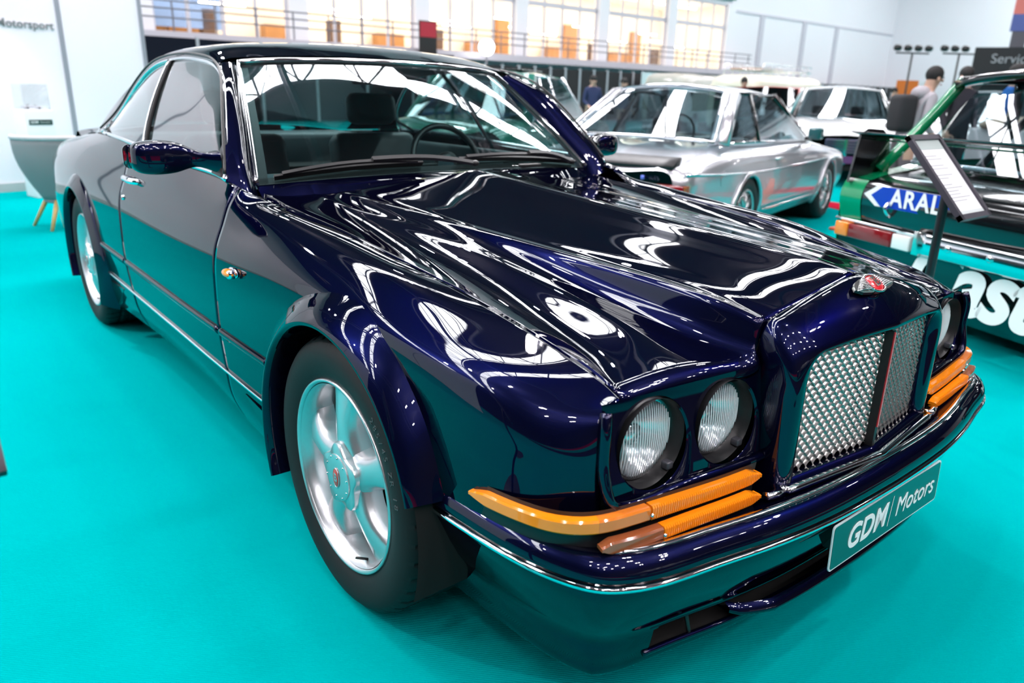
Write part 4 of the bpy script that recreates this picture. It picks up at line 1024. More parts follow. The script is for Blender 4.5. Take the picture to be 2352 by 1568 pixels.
# ---- wheels (one built at the origin facing -x, then copied)
def make_tyre():
    # profile of (r, h): h from outer face (0) to inner (-.285)
    prof = [(.236, -.030), (.240, -.012), (.250, -.004), (.268, .004), (.290, .009), (.312, .009), (.330, .003), (.343, -.008), (.350, -.020)]
    hs = np.linspace(-.026, -.259, 32)
    crown = [(.3545-.0035*abs((h+.1425)/.1425)**3, h) for h in hs]
    prof2 = [(.350, -.265), (.343, -.277), (.325, -.290), (.29, -.294), (.25, -.281), (.236, -.255)]
    pr = np.array(prof+crown+prof2); n = 440; a = np.linspace(0, 2*PI, n, endpoint=False)
    R_ = np.broadcast_to(pr[None, :, 0], (n, len(pr))).copy(); H_ = np.broadcast_to(pr[None, :, 1], (n, len(pr))).copy()
    for j in range(len(prof)-1, len(prof)+len(crown)):
        h = pr[j, 1]
        for g in (-.075, -.118, -.168, -.212):
            if abs(h-g) < .0050: R_[:, j] -= .0065
        off = int(abs(h+.1425)/.1425*6)
        for i in range(n):
            ph = (i+off) % 10
            z_ = abs(h+.1425)
            if ph < 2 and (z_ > .075 or (.028 < z_ < .066)): R_[i, j] -= .0055
    G = np.stack([H_, np.cos(a)[:, None]*R_, np.sin(a)[:, None]*R_], 2)
    return MB().grid(G, True, False)
def make_wheel(parent):
    """local frame: axle along +x, outer face at x=0, tyre behind at negative x"""
    Wh = MB().lathe([(.2290, -.060), (.2340, -.035), (.2365, -.008), (.2420, .001), (.2470, .001), (.2490, -.003), (.2480, -.012), (.236, -.022)], 90, 'x').build('wheel', ALLOY, parent)
    MB().lathe([(.236, -.006), (.228, -.016), (.222, -.035), (.216, -.075), (.212, -.12), (.210, -.20)], 80, 'x').build('rim_barrel', ALLOY, Wh)
    make_tyre().build('tyre', RUBBER, Wh, sharp=35)
    # five spokes
    for k in range(5):
        th_ = 2*PI*k/5+math.radians(96); r = np.linspace(.050, .232, 26); q = (r-.050)/.182
        half_ = .050-.016*np.sin(np.clip(q*1.15, 0, 1)*PI)**1.2+.016*np.clip((q-.72)/.28, 0, 1)**2
        face = -.016-.018*q**1.6+.006*np.sin(q*PI); deep = .055+.0*q
        pr = []
        for hw, fz, dp in zip(half_, face, deep):
            pr.append([(-hw*1.30, fz-dp), (-hw*1.16, fz-dp*.60), (-hw*1.02, fz-dp*.22), (-hw*.86, fz-.006), (-hw*.6, fz), (0, fz+.003), (hw*.6, fz), (hw*.86, fz-.006), (hw*1.02, fz-dp*.22), (hw*1.16, fz-dp*.60), (hw*1.30, fz-dp)])
        pr = np.array(pr); c, s_ = math.cos(th_), math.sin(th_)
        G = np.stack([pr[:, :, 1], r[:, None]*c-pr[:, :, 0]*s_, r[:, None]*s_+pr[:, :, 0]*c], 2)
        MB().grid(G).build('spoke', ALLOY, Wh)
    MB().lathe([(.0, -.075), (.085, -.070), (.17, -.10)], 60, 'x').build('brake_disc', mat('brake_iron', (.03, .03, .03), .5, .6), Wh)
    # pentagonal hub cover with ring, bolts and roundel
    pent = []
    for a in np.linspace(0, 2*PI, 80, endpoint=False):
        t = (a-math.radians(96)+PI/5) % (2*PI/5)-PI/5
        pent.append((a, .079+.010*math.cos(5*(a-math.radians(96)))*1.0))
    G = np.array([[(h, (r*k)*math.cos(a), (r*k)*math.sin(a)) for (k, h) in ((1.05, -.030), (1.02, -.006), (1.0, -.001), (.96, .001), (0, .003))] for a, r in pent])
    HUB = MB().grid(G, True, False).build('hub_cover', ALLOY, Wh, sharp=40)
    MB().lathe([(.060, .0015), (.0595, .005), (.055, .0065), (.030, .0070), (.0, .0072)], 48, 'x').build('hub_cap', ALLOY, Wh, sharp=40)
    for k in range(10):
        a = 2*PI*k/10+.2; MB().lathe([(0, .0085), (.0026, .0080), (.0032, .004)], 10, 'x', (0, .053*math.cos(a)*1.02, .053*math.sin(a)*1.02)).build('hub_bolt', CHROME, Wh)
    MB().lathe([(.0, .0098), (.019, .0095), (.021, .007)], 36, 'x').xf(Matrix.Diagonal((1, .78, 1.25, 1))).build('hub_badge', mat('badge_red', (.45, .03, .02), .35, coat=.4), Wh)
    MB().tube([(.0088, .0205*.78*math.cos(t), .0205*1.25*math.sin(t)) for t in np.linspace(0, 2*PI, 32, endpoint=False)], .0012, 6, True).build('badge_rim', ALLOY, Wh)
    bt = text_mesh('badge_letter', 'B', .030, ALLOY, Wh, .0004, .0004)
    bt.matrix_local = Matrix(((0, 0, 1, .0104), (1, 0, 0, 0), (0, 1, 0, 0), (0, 0, 0, 1)))
    MB().tube([(-.03, .222*math.cos(-1.22), .222*math.sin(-1.22)), (.0, .207*math.cos(-1.22), .207*math.sin(-1.22))], .0035, 8).build('valve', BLACK, Wh)
    # raised size marking round the sidewall
    def arc_text(txt, r, a_mid, size, step):
        for i, ch in enumerate(txt):
            if ch == ' ': continue
            a = a_mid-(i-(len(txt)-1)/2)*step
            o = text_mesh('sidewall_marking', ch, size, mat('sidewall_grey', (.055, .055, .058), .6), Wh, .0006)
            x_ = Vector((0, math.sin(a), -math.cos(a))); y_ = Vector((0, math.cos(a), math.sin(a))); n_ = x_.cross(y_)
            p = Vector((.0095, r*math.cos(a), r*math.sin(a)))
            o.matrix_local = Matrix(((n_[0]*0+x_[0], y_[0], n_[0], p[0]), (x_[1], y_[1], n_[1], p[1]), (x_[2], y_[2], n_[2], p[2]), (0, 0, 0, 1)))
    arc_text('285/45 ZR 18', .300, math.radians(30), .024, .060)
    return Wh
w0 = make_wheel(CAR)
# near side faces -x: local +x -> world -x
def put_wheel(o, s, yc):
    ang = PI if s < 0 else 0.0
    o.matrix_local = Matrix.Translation((s*.938, yc, WZ)) @ Matrix.Rotation(ang, 4, 'Z')
first = True
for s in (-1, 1):
    for yc in WY:
        o = w0 if first else copy_tree(w0, CAR)
        first = False
        put_wheel(o, s, yc)
# =================================================================== other cars
BGLASS = glass('car_glass_blue', (.42, .52, .55), .12)
BLK = mat('gloss_black_paint', (.004, .004, .005), .12, coat=1.0)
TYRE = mat('plain_tyre', (.013, .013, .014), .6)
RIMS = mat('bright_alloy', (.70, .70, .72), .25, .9)
DARKC = mat('dark_cabin', (.02, .02, .022), .8)
REDL = mat('red_lamp_lens', (.20, .004, .007), .12, coat=.8)
ORL = mat('orange_lamp_lens', (.80, .22, .02), .12, coat=.8)
WHL = mat('clear_lamp_lens', (.75, .76, .75), .12, coat=.8)
def wheel_bg(T, x, y, r, w, mesh_rim=True, rim=RIMS):
    s = -1 if y < 0 else 1
    t = MB().lathe([(r*.66, s*.0), (r*.72, s*.012), (r*.9, s*.016), (r*.985, s*-.01), (r, s*-.03), (r, -s*(w-.03)), (r*.96, -s*w), (r*.66, -s*w)], 40, 'y', (x, y, r)).build('wheel', TYRE, T)
    MB().lathe([(r*.67, s*.004), (r*.63, -s*.01), (r*.60, -s*.06), (r*.30, -s*.055), (r*.16, -s*.02), (0, -s*.015)], 40, 'y', (x, y, r)).build('rim_dish', mat('rim_dark_metal', (.10, .10, .11), .4, .6), t)  # one even dark metal behind the spokes
    mb = MB()
    for k in range(10):
        a = 2*PI*k/10; p0 = (x+r*.10*math.cos(a), y-s*.012, r+r*.10*math.sin(a))
        for e in (-.13, .13): mb.tube([p0, (x+r*.62*math.cos(a+e), y-s*.012, r+r*.62*math.sin(a+e))], .009, 5)
    mb.tube([(x+r*.64*math.cos(a), y-s*.002, r+r*.64*math.sin(a)) for a in np.linspace(0, 2*PI, 40, endpoint=False)], .012, 6, True)
    mb.build('rim_spokes', rim, t)
def loft(T, secs, paint, arches=(), ar=.36, az=.32, name='body', n=(90, 40)):
    """secs: (X, [(y,z)...]) from tail to nose, sill to centre line"""
    G = np.array([[(X, y, z) for (y, z) in pts] for X, pts in secs]); S_ = Surf(G)
    P = S_.ev(np.linspace(0, S_.tu[-1], n[0]), np.linspace(0, S_.tv[-1], n[1]))
    R_ = P.copy(); R_[..., 1] *= -1
    A = np.concatenate([P, R_[:, ::-1][:, 1:]], 1); f = []; fl = A.reshape(-1, 3)
    for q in gridf(A.shape[0], A.shape[1]):
        c_ = fl[list(q)].mean(0)
        if any((c_[0]-ax)**2+(c_[2]-az)**2 < ar*ar for ax in arches) and abs(c_[1]) > .4: continue
        f.append(q)
    o = mk(name, fl, f, paint, T)
    for ax in arches:
        for s in (-1, 1):
            a = np.linspace(-.35, PI+.35, 36)
            w = []
            for t in a:
                d = (fl[:, 0]-(ax+ar*math.cos(t)))**2+(fl[:, 2]-(az+ar*math.sin(t)))**2; d = np.where(fl[:, 1]*s > 0, d, 9); w.append(fl[d.argmin(), 1])
            MB().tube([(ax+ar*math.cos(t), yy+s*.004, az+ar*math.sin(t)) for t, yy in zip(a, w)], .022, 8).build('arch_lip', paint, T)
            MB().lathe([(ar-.01, s*.78), (ar-.01, s*.35), (.05, s*.35)], 30, 'y', (ax, 0, az)).build('arch_liner', VOID, T)
    return o
def strip3(T, pts, w, name, m, up=(0, 0, 1), th=.012):
    p = spl(pts, 24) if len(pts) > 2 else np.array(pts)
    return MB().sweep(p, [(-th, -w), (th, -w), (th, w), (-th, w)], up=up).build(name, m, T)
def glasshouse(T, A, B, C, D, crown, paint, trim, bps=(), quarter=None, pw=.035, cw=.06, kink=0.0, gl=None):
    """A windscreen base, B roof front, C roof rear, D rear window base: corners (x,y,z) on the left side"""
    gl = gl or BGLASS; A, B, C, D = [np.array(q, float) for q in (A, B, C, D)]
    m_ = lambda q: q*np.array([1, -1, 1])
    rows = []
    for t in np.linspace(0, 1, 6):
        e = B*(1-t)+C*t+np.array([0, .012*math.sin(PI*t), .025*math.sin(PI*t)])
        rows.append([(e[0]+(.03 if t < .5 else -.03)*(1-k*k)*abs(1-2*t), e[1]*k, e[2]+crown*(1-k*k)**.8*1.0) for k in np.linspace(1, -1, 11)])
    rs = Surf(rows); P = rs.ev(np.linspace(0, rs.tu[-1], 24), np.linspace(0, rs.tv[-1], 34))
    R_ = MB().grid(P).build('roof', paint, T); md = R_.modifiers.new('thickness', 'SOLIDIFY'); md.thickness = .02
    def pane(p, q, name, bow):
        rows = []
        for t in np.linspace(0, 1, 6):
            e = p*(1-t)+q*t; rows.append([(e[0]+bow*(1-k*k), e[1]*k, e[2]+.03*(1-k*k)*(t)) for k in np.linspace(1, -1, 11)])
        g = Surf(rows); return MB().grid(g.ev(np.linspace(0, g.tu[-1], 10), np.linspace(0, g.tv[-1], 20))).build(name, gl, T, fix=False)
    pane(A, B, 'windshield', .10); pane(D, C, 'rear_window', -.06)
    for f_ in (lambda q: q, m_):
        MB().sweep([f_(A), f_(B)], [(-pw, -.03), (pw, -.03), (pw*.7, .03), (-pw*.7, .03)]).build('a_pillar', trim, T)
        MB().sweep([f_(D+(A-D)*0.04), f_(C+(B-C)*.02)], [(-cw, -.03), (cw, -.03), (cw*.7, .03), (-cw*.7, .03)]).build('c_pillar', paint, T)
        lo = D+(A-D)*.06; hi = C+(B-C)*.05
        g = []
        for t in np.linspace(0, 1, 12):
            a_ = lo*(1-t)+A*t; b_ = hi*(1-t)+B*t; g.append([f_(a_+np.array([0, .03, 0])), f_((a_+b_)/2+np.array([0, .03, 0])), f_(b_)])
        MB().grid(np.array(g)).build('side_glass', gl, T, fix=False)
        MB().tube([f_(q) for q in (lo+np.array([0, .032, .0]), A+np.array([0, .032, .0]))], .012, 6).build('belt_trim', CHROME, T)
        MB().tube([f_(q) for q in (hi, B)], .016, 6).build('roof_gutter', trim, T)
        for bx, bt, w_ in bps:
            p = lo*(1-bx)+A*bx+np.array([0, .03, 0]); q = hi*(1-bt)+B*bt+np.array([0, .004, 0])
            MB().sweep([f_(p), f_(q)], [(-w_, -.012), (w_, -.012), (w_, .012), (-w_, .012)], up=(0, f_(np.array([0, 1, 0]))[1], .3)).build('window_divider', BLK if trim is not CHROME else CHROME, T)
def cabin(T, x0, x1, w, z0, zt):
    MB().box((x0, -w, z0), (x1, w, z0+.06)).build('cabin_floor', DARKC, T, smooth=False)
    for y in (-w*.5, w*.5):
        MB().box((x0+(x1-x0)*.45, y-.22, z0), (x0+(x1-x0)*.53, y+.22, zt), .04).build('seat_back', DARKC, T)
        MB().box((x0+(x1-x0)*.45, y-.12, zt+.02), (x0+(x1-x0)*.50, y+.12, zt+.17), .03).build('headrest', DARKC, T)
    MB().box((x0+.1, -w*.9, z0), (x0+.25, w*.9, zt-.06), .04).build('rear_seat', DARKC, T)

# ---- silver coupe
SIL = mat('silver_paint', (.62, .62, .66), .28, .75, 1.0)
SV = thing('silver_coupe', 'silver two-door coupe with black boot spoiler seen from behind', 'car', (3.73, 3.03, 0), math.radians(15))
S6 = lambda w, sill, mid, sh, edge, cz: [(w*.90, sill), (w*.985, .40), (w, mid), (w*.965, sh), (w*.86, edge), (w*.45, edge*.4+cz*.6), (0, cz)]
loft(SV, [(-1.24, [(.62, .38), (.66, .45), (.70, .55), (.72, .65), (.70, .72), (.40, .735), (0, .74)]),
          (-1.22, [(.66, .30), (.74, .42), (.77, .56), (.765, .69), (.70, .755), (.40, .765), (0, .77)]),
          (-1.00, S6(.83, .25, .58, .74, .79, .81)), (-.50, S6(.85, .22, .60, .79, .85, .87)), (0, S6(.86, .22, .60, .81, .875, .90)),
          (.8, S6(.865, .22, .60, .81, .870, .90)), (1.7, S6(.865, .22, .60, .80, .870, .91)), (2.4, S6(.86, .22, .58, .77, .825, .86)),
          (3.1, S6(.84, .23, .55, .71, .755, .79)), (3.55, S6(.76, .28, .50, .64, .69, .71)), (3.68, [(.60, .33), (.64, .40), (.66, .5), (.64, .6), (.55, .65), (.3, .66), (0, .66)])],
     SIL, (0, 2.62), .345, .325)
glasshouse(SV, (1.95, .72, .885), (1.22, .58, 1.30), (.16, .545, 1.315), (-.48, .70, .925), .055, SIL, BLK, bps=((.36, .40, .03),), cw=.085)
for s in (-1, 1):
    wheel_bg(SV, 0, s*.845, .325, .22); wheel_bg(SV, 2.62, s*.845, .325, .22)
    MB().box((-1.28, s*.70-.12, .58), (-1.16, s*.70+.12, .66), .01).build('tail_lamp', REDL, SV)
    MB().box((-1.27, s*.79-.03, .58), (-1.12, s*.79+.03, .66), .01).build('tail_indicator', ORL, SV)
    MB().box((1.68, s*.90-.02, .90), (1.83, s*.90+.11, 1.02), .03).xf(Matrix.Translation((0, s*.03, 0))).build('door_mirror', mat('teal_grey_mirror', (.02, .10, .11), .2, coat=.8), SV)
    MB().tube([(1.76, s*.78, .90), (1.76, s*.92, .94)], .02, 8).build('mirror_stalk', BLK, SV)
    strip3(SV, [(-1.2, s*.80, .735), (-.5, s*.845, .70), (.8, s*.868, .675), (2.2, s*.866, .685), (3.4, s*.80, .66)], .006, 'waist_trim', CHROME)
    strip3(SV, [(.42, s*.862, .33), (1.3, s*.868, .33), (2.2, s*.862, .33)], .010, 'sill_trim', CHROME)
    MB().tube([(.62, s*.862, .765), (.66, s*.885, .77), (.76, s*.885, .77), (.80, s*.862, .765)], .010, 8).build('door_handle', CHROME, SV)
    MB().lathe([(0, .003), (.065, .003), (.068, 0)], 24, 'y', (-.55, s*.845, .66)).build('fuel_flap', SIL, SV)
sp = MB()
sp.sweep(np.array([(-1.16, y, .80) for y in np.linspace(-.70, .70, 15)]), [(-.07, -.03), (.06, -.02), (.09, .045), (.06, .05), (-.05, .005)])
sp.build('boot_spoiler', mat('black_rubber_spoiler', (.012, .012, .014), .45), SV)
MB().box((-1.30, -.72, .50), (-1.22, .72, .585), .015).build('rear_bumper', CHROME, SV)
mbp = MB().box((-1.262, -.50, .685), (-1.245, -.47, .715)); mbp.build('boot_badge', mat('blue_red_badge', (.1, .15, .55), .3), SV)
bt = text_mesh('boot_lettering', 'M635', .055, CHROME, SV, .003, .001); bt.matrix_local = Matrix(((0, 0, -1, -1.262), (-1, 0, 0, -.56), (0, 1, 0, .70), (0, 0, 0, 1)))
cabin(SV, -.3, 1.9, .62, .40, .90)
a = np.linspace(0, 2*PI, 30, endpoint=False)
MB().tube([(1.15+.06*math.sin(t), .36+.19*math.cos(t), .92+.18*math.sin(t)) for t in a], .013, 6, True).build('steering_wheel', BLK, SV)
MB().box((1.30, -.66, .70), (1.75, .66, .90), .04).build('dashboard', DARKC, SV)
# chrome frame of the rear window
fr_ = [(-.485, y*.705, .93+.02*(1-y*y)) for y in np.linspace(-1, 1, 9)]+[(.13, -y*.55, 1.318+.05*(1-y*y)) for y in np.linspace(-1, 1, 9)]
MB().tube(np.array(fr_)+np.array([-.02, 0, .008]), .012, 6, True).build('rear_window_trim', CHROME, SV)

# ---- green saloon beyond it
GRN = mat('dark_green_paint', (.004, .16, .11), .2, .1, 1.0)
GV = thing('green_saloon', 'dark green four-door saloon with chrome window frames', 'car', (4.02, 6.13, 0), math.radians(31))
loft(GV, [(-1.25, [(.70, .32), (.78, .45), (.80, .60), (.78, .75), (.70, .84), (.4, .85), (0, .855)]), (-1.05, S6(.85, .25, .6, .83, .90, .92)), (-.4, S6(.88, .24, .6, .86, .95, .97)), (.5, S6(.89, .24, .6, .86, .95, .97)), (1.8, S6(.89, .24, .6, .86, .95, .97)), (2.6, S6(.88, .24, .6, .84, .91, .94)), (3.3, S6(.86, .25, .58, .80, .86, .88)), (3.5, [(.72, .3), (.78, .42), (.8, .55), (.78, .72), (.7, .80), (.4, .81), (0, .815)])],
     GRN, (0, 2.8), .34, .32)
glasshouse(GV, (2.0, .76, .97), (1.35, .60, 1.46), (.05, .58, 1.47), (-.55, .72, .96), .05, GRN, CHROME, bps=((.28, .26, .02), (.52, .55, .03)), cw=.10)
for s in (-1, 1):
    wheel_bg(GV, 0, s*.86, .32, .2); wheel_bg(GV, 2.8, s*.86, .32, .2)
    MB().box((-1.30, s*.62-.14, .60), (-1.2, s*.62+.14, .74), .01).build('tail_lamp', REDL, GV)
    strip3(GV, [(-1.1, s*.87, .62), (1.0, s*.895, .62), (3.2, s*.875, .62)], .015, 'side_trim', CHROME)
MB().box((.35, -.4, 1.535), (1.15, .4, 1.548), .005).build('sunroof', BLK, GV)
cabin(GV, -.3, 1.9, .62, .40, .98)
# ---- blue car behind the green one
BLU = mat('mid_blue_paint', (.02, .10, .42), .2, .2, 1.0)
BV = thing('blue_saloon', 'mid blue saloon glimpsed beyond the green one', 'car', (6.6, 9.9, 0), math.radians(31))
loft(BV, [(-1.1, [(.70, .32), (.78, .45), (.80, .60), (.78, .75), (.70, .82), (.4, .83), (0, .835)]), (-.9, S6(.84, .25, .6, .80, .87, .89)), (.5, S6(.86, .24, .6, .82, .90, .92)), (2.0, S6(.86, .24, .6, .82, .90, .92)), (3.1, S6(.84, .25, .58, .76, .82, .84)), (3.35, [(.70, .3), (.76, .42), (.78, .55), (.76, .68), (.7, .76), (.4, .77), (0, .775)])], BLU, (0, 2.6), .33, .31)
glasshouse(BV, (1.9, .74, .92), (1.25, .58, 1.38), (.1, .56, 1.39), (-.5, .70, .91), .05, BLU, BLK, bps=((.45, .5, .03),), cw=.09)
for s in (-1, 1):
    wheel_bg(BV, 0, s*.84, .31, .2); wheel_bg(BV, 2.6, s*.84, .31, .2)

# ---- white limousine facing the hall
WHP = mat('white_paint', (.82, .82, .83), .2, 0, 1.0)
WV = thing('white_saloon', 'white luxury saloon facing forward with chrome barred grille', 'car', (13.2, 6.6, 0), math.radians(212))
loft(WV, [(-1.1, [(.78, .34), (.86, .5), (.88, .65), (.86, .8), (.75, .93), (.4, .95), (0, .955)]), (-.7, S6(.94, .25, .62, .86, .98, 1.0)), (.6, S6(.95, .24, .62, .90, 1.0, 1.02)), (2.2, S6(.95, .24, .62, .88, .98, 1.02)), (3.2, S6(.93, .25, .60, .80, .88, .95)), (3.75, S6(.86, .26, .56, .70, .77, .84)), (3.95, [(.66, .30), (.72, .42), (.74, .54), (.70, .64), (.60, .70), (.35, .76), (0, .78)])], WHP, (0, 3.05), .35, .33)
glasshouse(WV, (2.45, .80, 1.0), (1.55, .64, 1.46), (.1, .62, 1.48), (-.6, .78, 1.0), .06, WHP, BLK, bps=((.3, .3, .03), (.6, .62, .03)), cw=.10)
for s in (-1, 1):
    wheel_bg(WV, 0, s*.92, .33, .23); wheel_bg(WV, 3.05, s*.92, .33, .23)
    MB().sphere((3.78, s*.62, .64), (.14, .14, .09), 18, 12).build('headlamp', WHL, WV)
    MB().box((2.1, s*1.02-.10, .98), (2.25, s*1.02+.10, 1.10), .03).build('door_mirror', WHP, WV)
gr = MB().box((3.92, -.30, .50), (3.98, .30, .72), .015).build('grille', mat('grille_dark_blue', (.05, .06, .12), .3), WV)
for k in range(5): MB().box((3.975, -.29, .52+k*.042), (3.995, .29, .535+k*.042)).build('grille_bar', CHROME, gr, smooth=False)
MB().box((3.975, -.02, .50), (4.0, .02, .72)).build('grille_center', CHROME, gr, smooth=False)
MB().box((3.97, -.26, .36), (3.99, .26, .47)).build('plate', mat('purple_plate', (.12, .04, .14), .4), WV, smooth=False)
MB().box((3.85, -.62, .24), (3.955, .62, .34), .02).build('lower_intake', VOID, WV)
cabin(WV, -.4, 2.2, .68, .40, 1.02)

# ---- second white saloon seen through the racing car
W2V = thing('white_saloon', 'white saloon standing behind the black racing car', 'car', (14.4, 4.2, 0), math.radians(200))
loft(W2V, [(-1.1, [(.78, .34), (.86, .5), (.88, .65), (.86, .8), (.75, .93), (.4, .95), (0, .955)]), (-.7, S6(.94, .25, .62, .86, .98, 1.0)), (.6, S6(.95, .24, .62, .90, 1.0, 1.02)), (2.2, S6(.95, .24, .62, .88, .98, 1.02)), (3.2, S6(.93, .25, .60, .80, .88, .95)), (3.75, S6(.80, .3, .56, .66, .70, .75))], WHP, (0, 2.9), .35, .33)
glasshouse(W2V, (2.3, .80, 1.0), (1.5, .64, 1.44), (.1, .62, 1.45), (-.6, .78, 1.0), .06, WHP, WHP, bps=((.45, .45, .05),), cw=.12)
for s in (-1, 1):
    wheel_bg(W2V, 0, s*.92, .33, .23); wheel_bg(W2V, 2.9, s*.92, .33, .23)

# ---- red off-roader
RDP = mat('red_paint', (.55, .045, .03), .3, 0, .8)
RV = thing('red_off_roader', 'boxy red off-roader with dark windows and pale side stripe', 'car', (15.1, 9.1, 0), math.radians(8))
B6 = lambda w, t: [(w*.95, .45), (w, .6), (w, .8), (w, t*.98), (w*.96, t), (w*.5, t+.01), (0, t+.015)]
loft(RV, [(-.95, B6(.84, .90)), (-.90, B6(.86, .92)), (.5, B6(.88, .92)), (1.9, B6(.88, .91)), (2.9, B6(.86, .88)), (2.95, B6(.82, .84))], RDP, (0, 2.35), .42, .40)
glasshouse(RV, (2.05, .82, .91), (1.62, .76, 1.50), (-.72, .76, 1.52), (-.92, .82, .92), .04, RDP, RDP, bps=((.40, .40, .06), (.72, .74, .05)), cw=.10, pw=.05, gl=glass('dark_tint', (.08, .09, .10), .12))
for s in (-1, 1):
    wheel_bg(RV, 0, s*.84, .38, .24); wheel_bg(RV, 2.35, s*.84, .38, .24)
    strip3(RV, [(-.9, s*.885, .82), (1.0, s*.89, .82), (2.9, s*.875, .81)], .035, 'side_stripe', WHP, th=.004)
    MB().box((-.97, s*.70-.06, .62), (-.93, s*.70+.06, .85), .01).build('tail_lamp', REDL, RV)
# ---- cream bus with roof rack, and a rounded van
CRM = mat('cream_paint', (.72, .68, .55), .35, 0, .5)
def bus(loc, rz, L, H, lab, paint, rack):
    T = thing('cream_van', lab, 'van', loc, rz)
    V6 = lambda w, z0, h: [(w*.94, z0), (w, .6), (w, h*.60), (w*.95, h*.86), (w*.80, h*.965), (w*.4, h*.995), (0, h)]
    loft(T, [(-1.0, V6(.55, .55, H*.82)), (-.9, V6(.80, .45, H*.95)), (-.5, V6(.90, .4, H)), (L*.5, V6(.90, .4, H)), (L-1.4, V6(.90, .4, H)), (L-1.1, V6(.82, .45, H*.96)), (L-1.0, V6(.55, .55, H*.85))], paint, (0, L-2.3), .40, .36)
    for s in (-1, 1):
        wheel_bg(T, 0, s*.84, .34, .2); wheel_bg(T, L-2.3, s*.84, .34, .2)
        for k in range(4):
            x0 = -.55+k*(L-1.2)/4; MB().box((x0, s*.885-.02, H*.62), (x0+(L-1.2)/4-.14, s*.885+.02, H*.80), .015).build('side_window', mat('van_glass', (.02, .025, .03), .1), T)
    for xx in (-.93, L-1.07): MB().box((xx-.02, -.62, H*.60), (xx+.02, .62, H*.80), .015).build('end_window', mat('van_glass', (.02, .025, .03), .1), T)
    if rack:
        mb = MB()
        for y in (-.65, .65):
            for z in (H+.14, H+.30): mb.tube([(-.4, y, z), (L-1.8, y, z)], .018, 6)
        for x in np.arange(-.4, L-1.7, .5):
            mb.tube([(x, -.65, H-.02), (x, -.65, H+.30)], .015, 5); mb.tube([(x, .65, H-.02), (x, .65, H+.30)], .015, 5); mb.tube([(x, -.65, H+.14), (x, .65, H+.14)], .015, 5)
        mb.build('roof_rack', CHROME, T)
        MB().box((-.3, -.5, H+.15), (1.2, .5, H+.19)).build('rack_board', WOOD, T, smooth=False)
    return T
bus((19.3, 12.9, 0), math.radians(6), 4.6, 1.98, 'cream van with luggage rack on its roof', CRM, True)
bus((21.5, 17.6, 0), math.radians(14), 4.2, 2.10, 'rounded greyish van without a rack', mat('greyish_cream', (.45, .43, .38), .4, 0, .5), False)

# ---- black and green racing saloon
RC = thing('racing_saloon', 'black racing saloon with green stripes, rear wing and roll cage', 'car', (2.97, .86, 0), math.atan2(-.361, .9326))
# local: +x forward, left side at y=0, right side at y=-1.74 ; helper turns (across, forward, z) into local
def rp(a, f, z): return (f, -a, z)
RG = mat('racing_green_paint', (.0, .22, .08), .18, 0, 1.0)
def rsurf(name, rows, m, n=(24, 40)):
    g = Surf([[rp(*q) for q in r] for r in rows]); return MB().grid(g.ev(np.linspace(0, g.tu[-1], n[0]), np.linspace(0, g.tv[-1], n[1]))).build(name, m, RC)
WD = 1.72
def arow(f, z, a0=.0, a1=WD, bow=.0): return [(a0+(a1-a0)*t, f-bow*4*t*(1-t), z) for t in np.linspace(0, 1, 7)]
rsurf('tail_panel', [arow(.02, .82, .06, WD-.06, .03), arow(.0, .79, .03, WD-.03, .04), arow(-.01, .70, .01, WD-.01, .05), arow(.0, .64, 0, WD, .05), arow(.02, .57, 0, WD, .04)], BLK)
rsurf('rear_valance', [arow(.03, .56, 0, WD, .04), arow(.02, .48, 0, WD, .04), arow(.03, .38, .0, WD, .04), arow(.06, .25, .02, WD-.02, .03), arow(.14, .13, .06, WD-.06, .02)], BLK)
rsurf('boot_deck', [arow(.02, .82, .06, WD-.06, .03), arow(.10, .845, .06, WD-.06, .02), arow(.30, .875, .08, WD-.08, 0), arow(.42, .90, .10, WD-.10, 0)], BLK)
# green corner stripe on tail and deck
rsurf('tail_stripe', [[(a_, f-.004, z) for a_ in (.02, .08, .14, .20)] for (f, z) in ((.010, .823), (-.012, .79), (-.03, .70), (-.02, .64), (.0, .575))], RG, (16, 8))
rsurf('deck_stripe', [[(a_, f, z+.004) for a_ in (.07, .12, .20)] for (f, z) in ((.02, .822), (.12, .85), (.30, .879), (.42, .903))], RG, (10, 6))
for (a0, sgn, m1) in ((0.0, 1, RG), (WD, -1, BLK)):
    g = Surf([[rp(a0+sgn*d, f, z) for d, z in ((.06, z2), (.0, z1), (-.03, .62), (-.02, .45), (.05, .16))] for (f, z1, z2) in ((.02, .76, .82), (.3, .82, .88), (1.0, .87, .94), (2.0, .87, .93), (3.2, .80, .86), (3.7, .68, .72))])
    P = g.ev(np.linspace(0, g.tu[-1], 60), np.linspace(0, g.tv[-1], 20)); fl = P.reshape(-1, 3); ff = []
    for q in gridf(60, 20):
        c_ = fl[list(q)].mean(0)
        if any((c_[0]-ax)**2+(c_[2]-.30)**2 < .35**2 for ax in (.75, 3.05)): continue
        ff.append(q)
    mk('body_side', fl, ff, m1, RC)
    for ax in (.75, 3.05):
        wheel_bg(RC, ax, -(a0+sgn*.02), .30, .24)
        MB().tube([(ax+.36*math.cos(t), -(a0-sgn*.03), .30+.36*math.sin(t)) for t in np.linspace(-.2, PI+.2, 24)], .03, 8).build('arch_flare', m1, RC)
rsurf('bonnet', [arow(1.9, .93, .08, WD-.08, 0), arow(2.6, .92, .08, WD-.08, 0), arow(3.3, .86, .10, WD-.10, 0), arow(3.72, .72, .15, WD-.15, -.03), arow(3.78, .5, .15, WD-.15, -.03)], BLK)
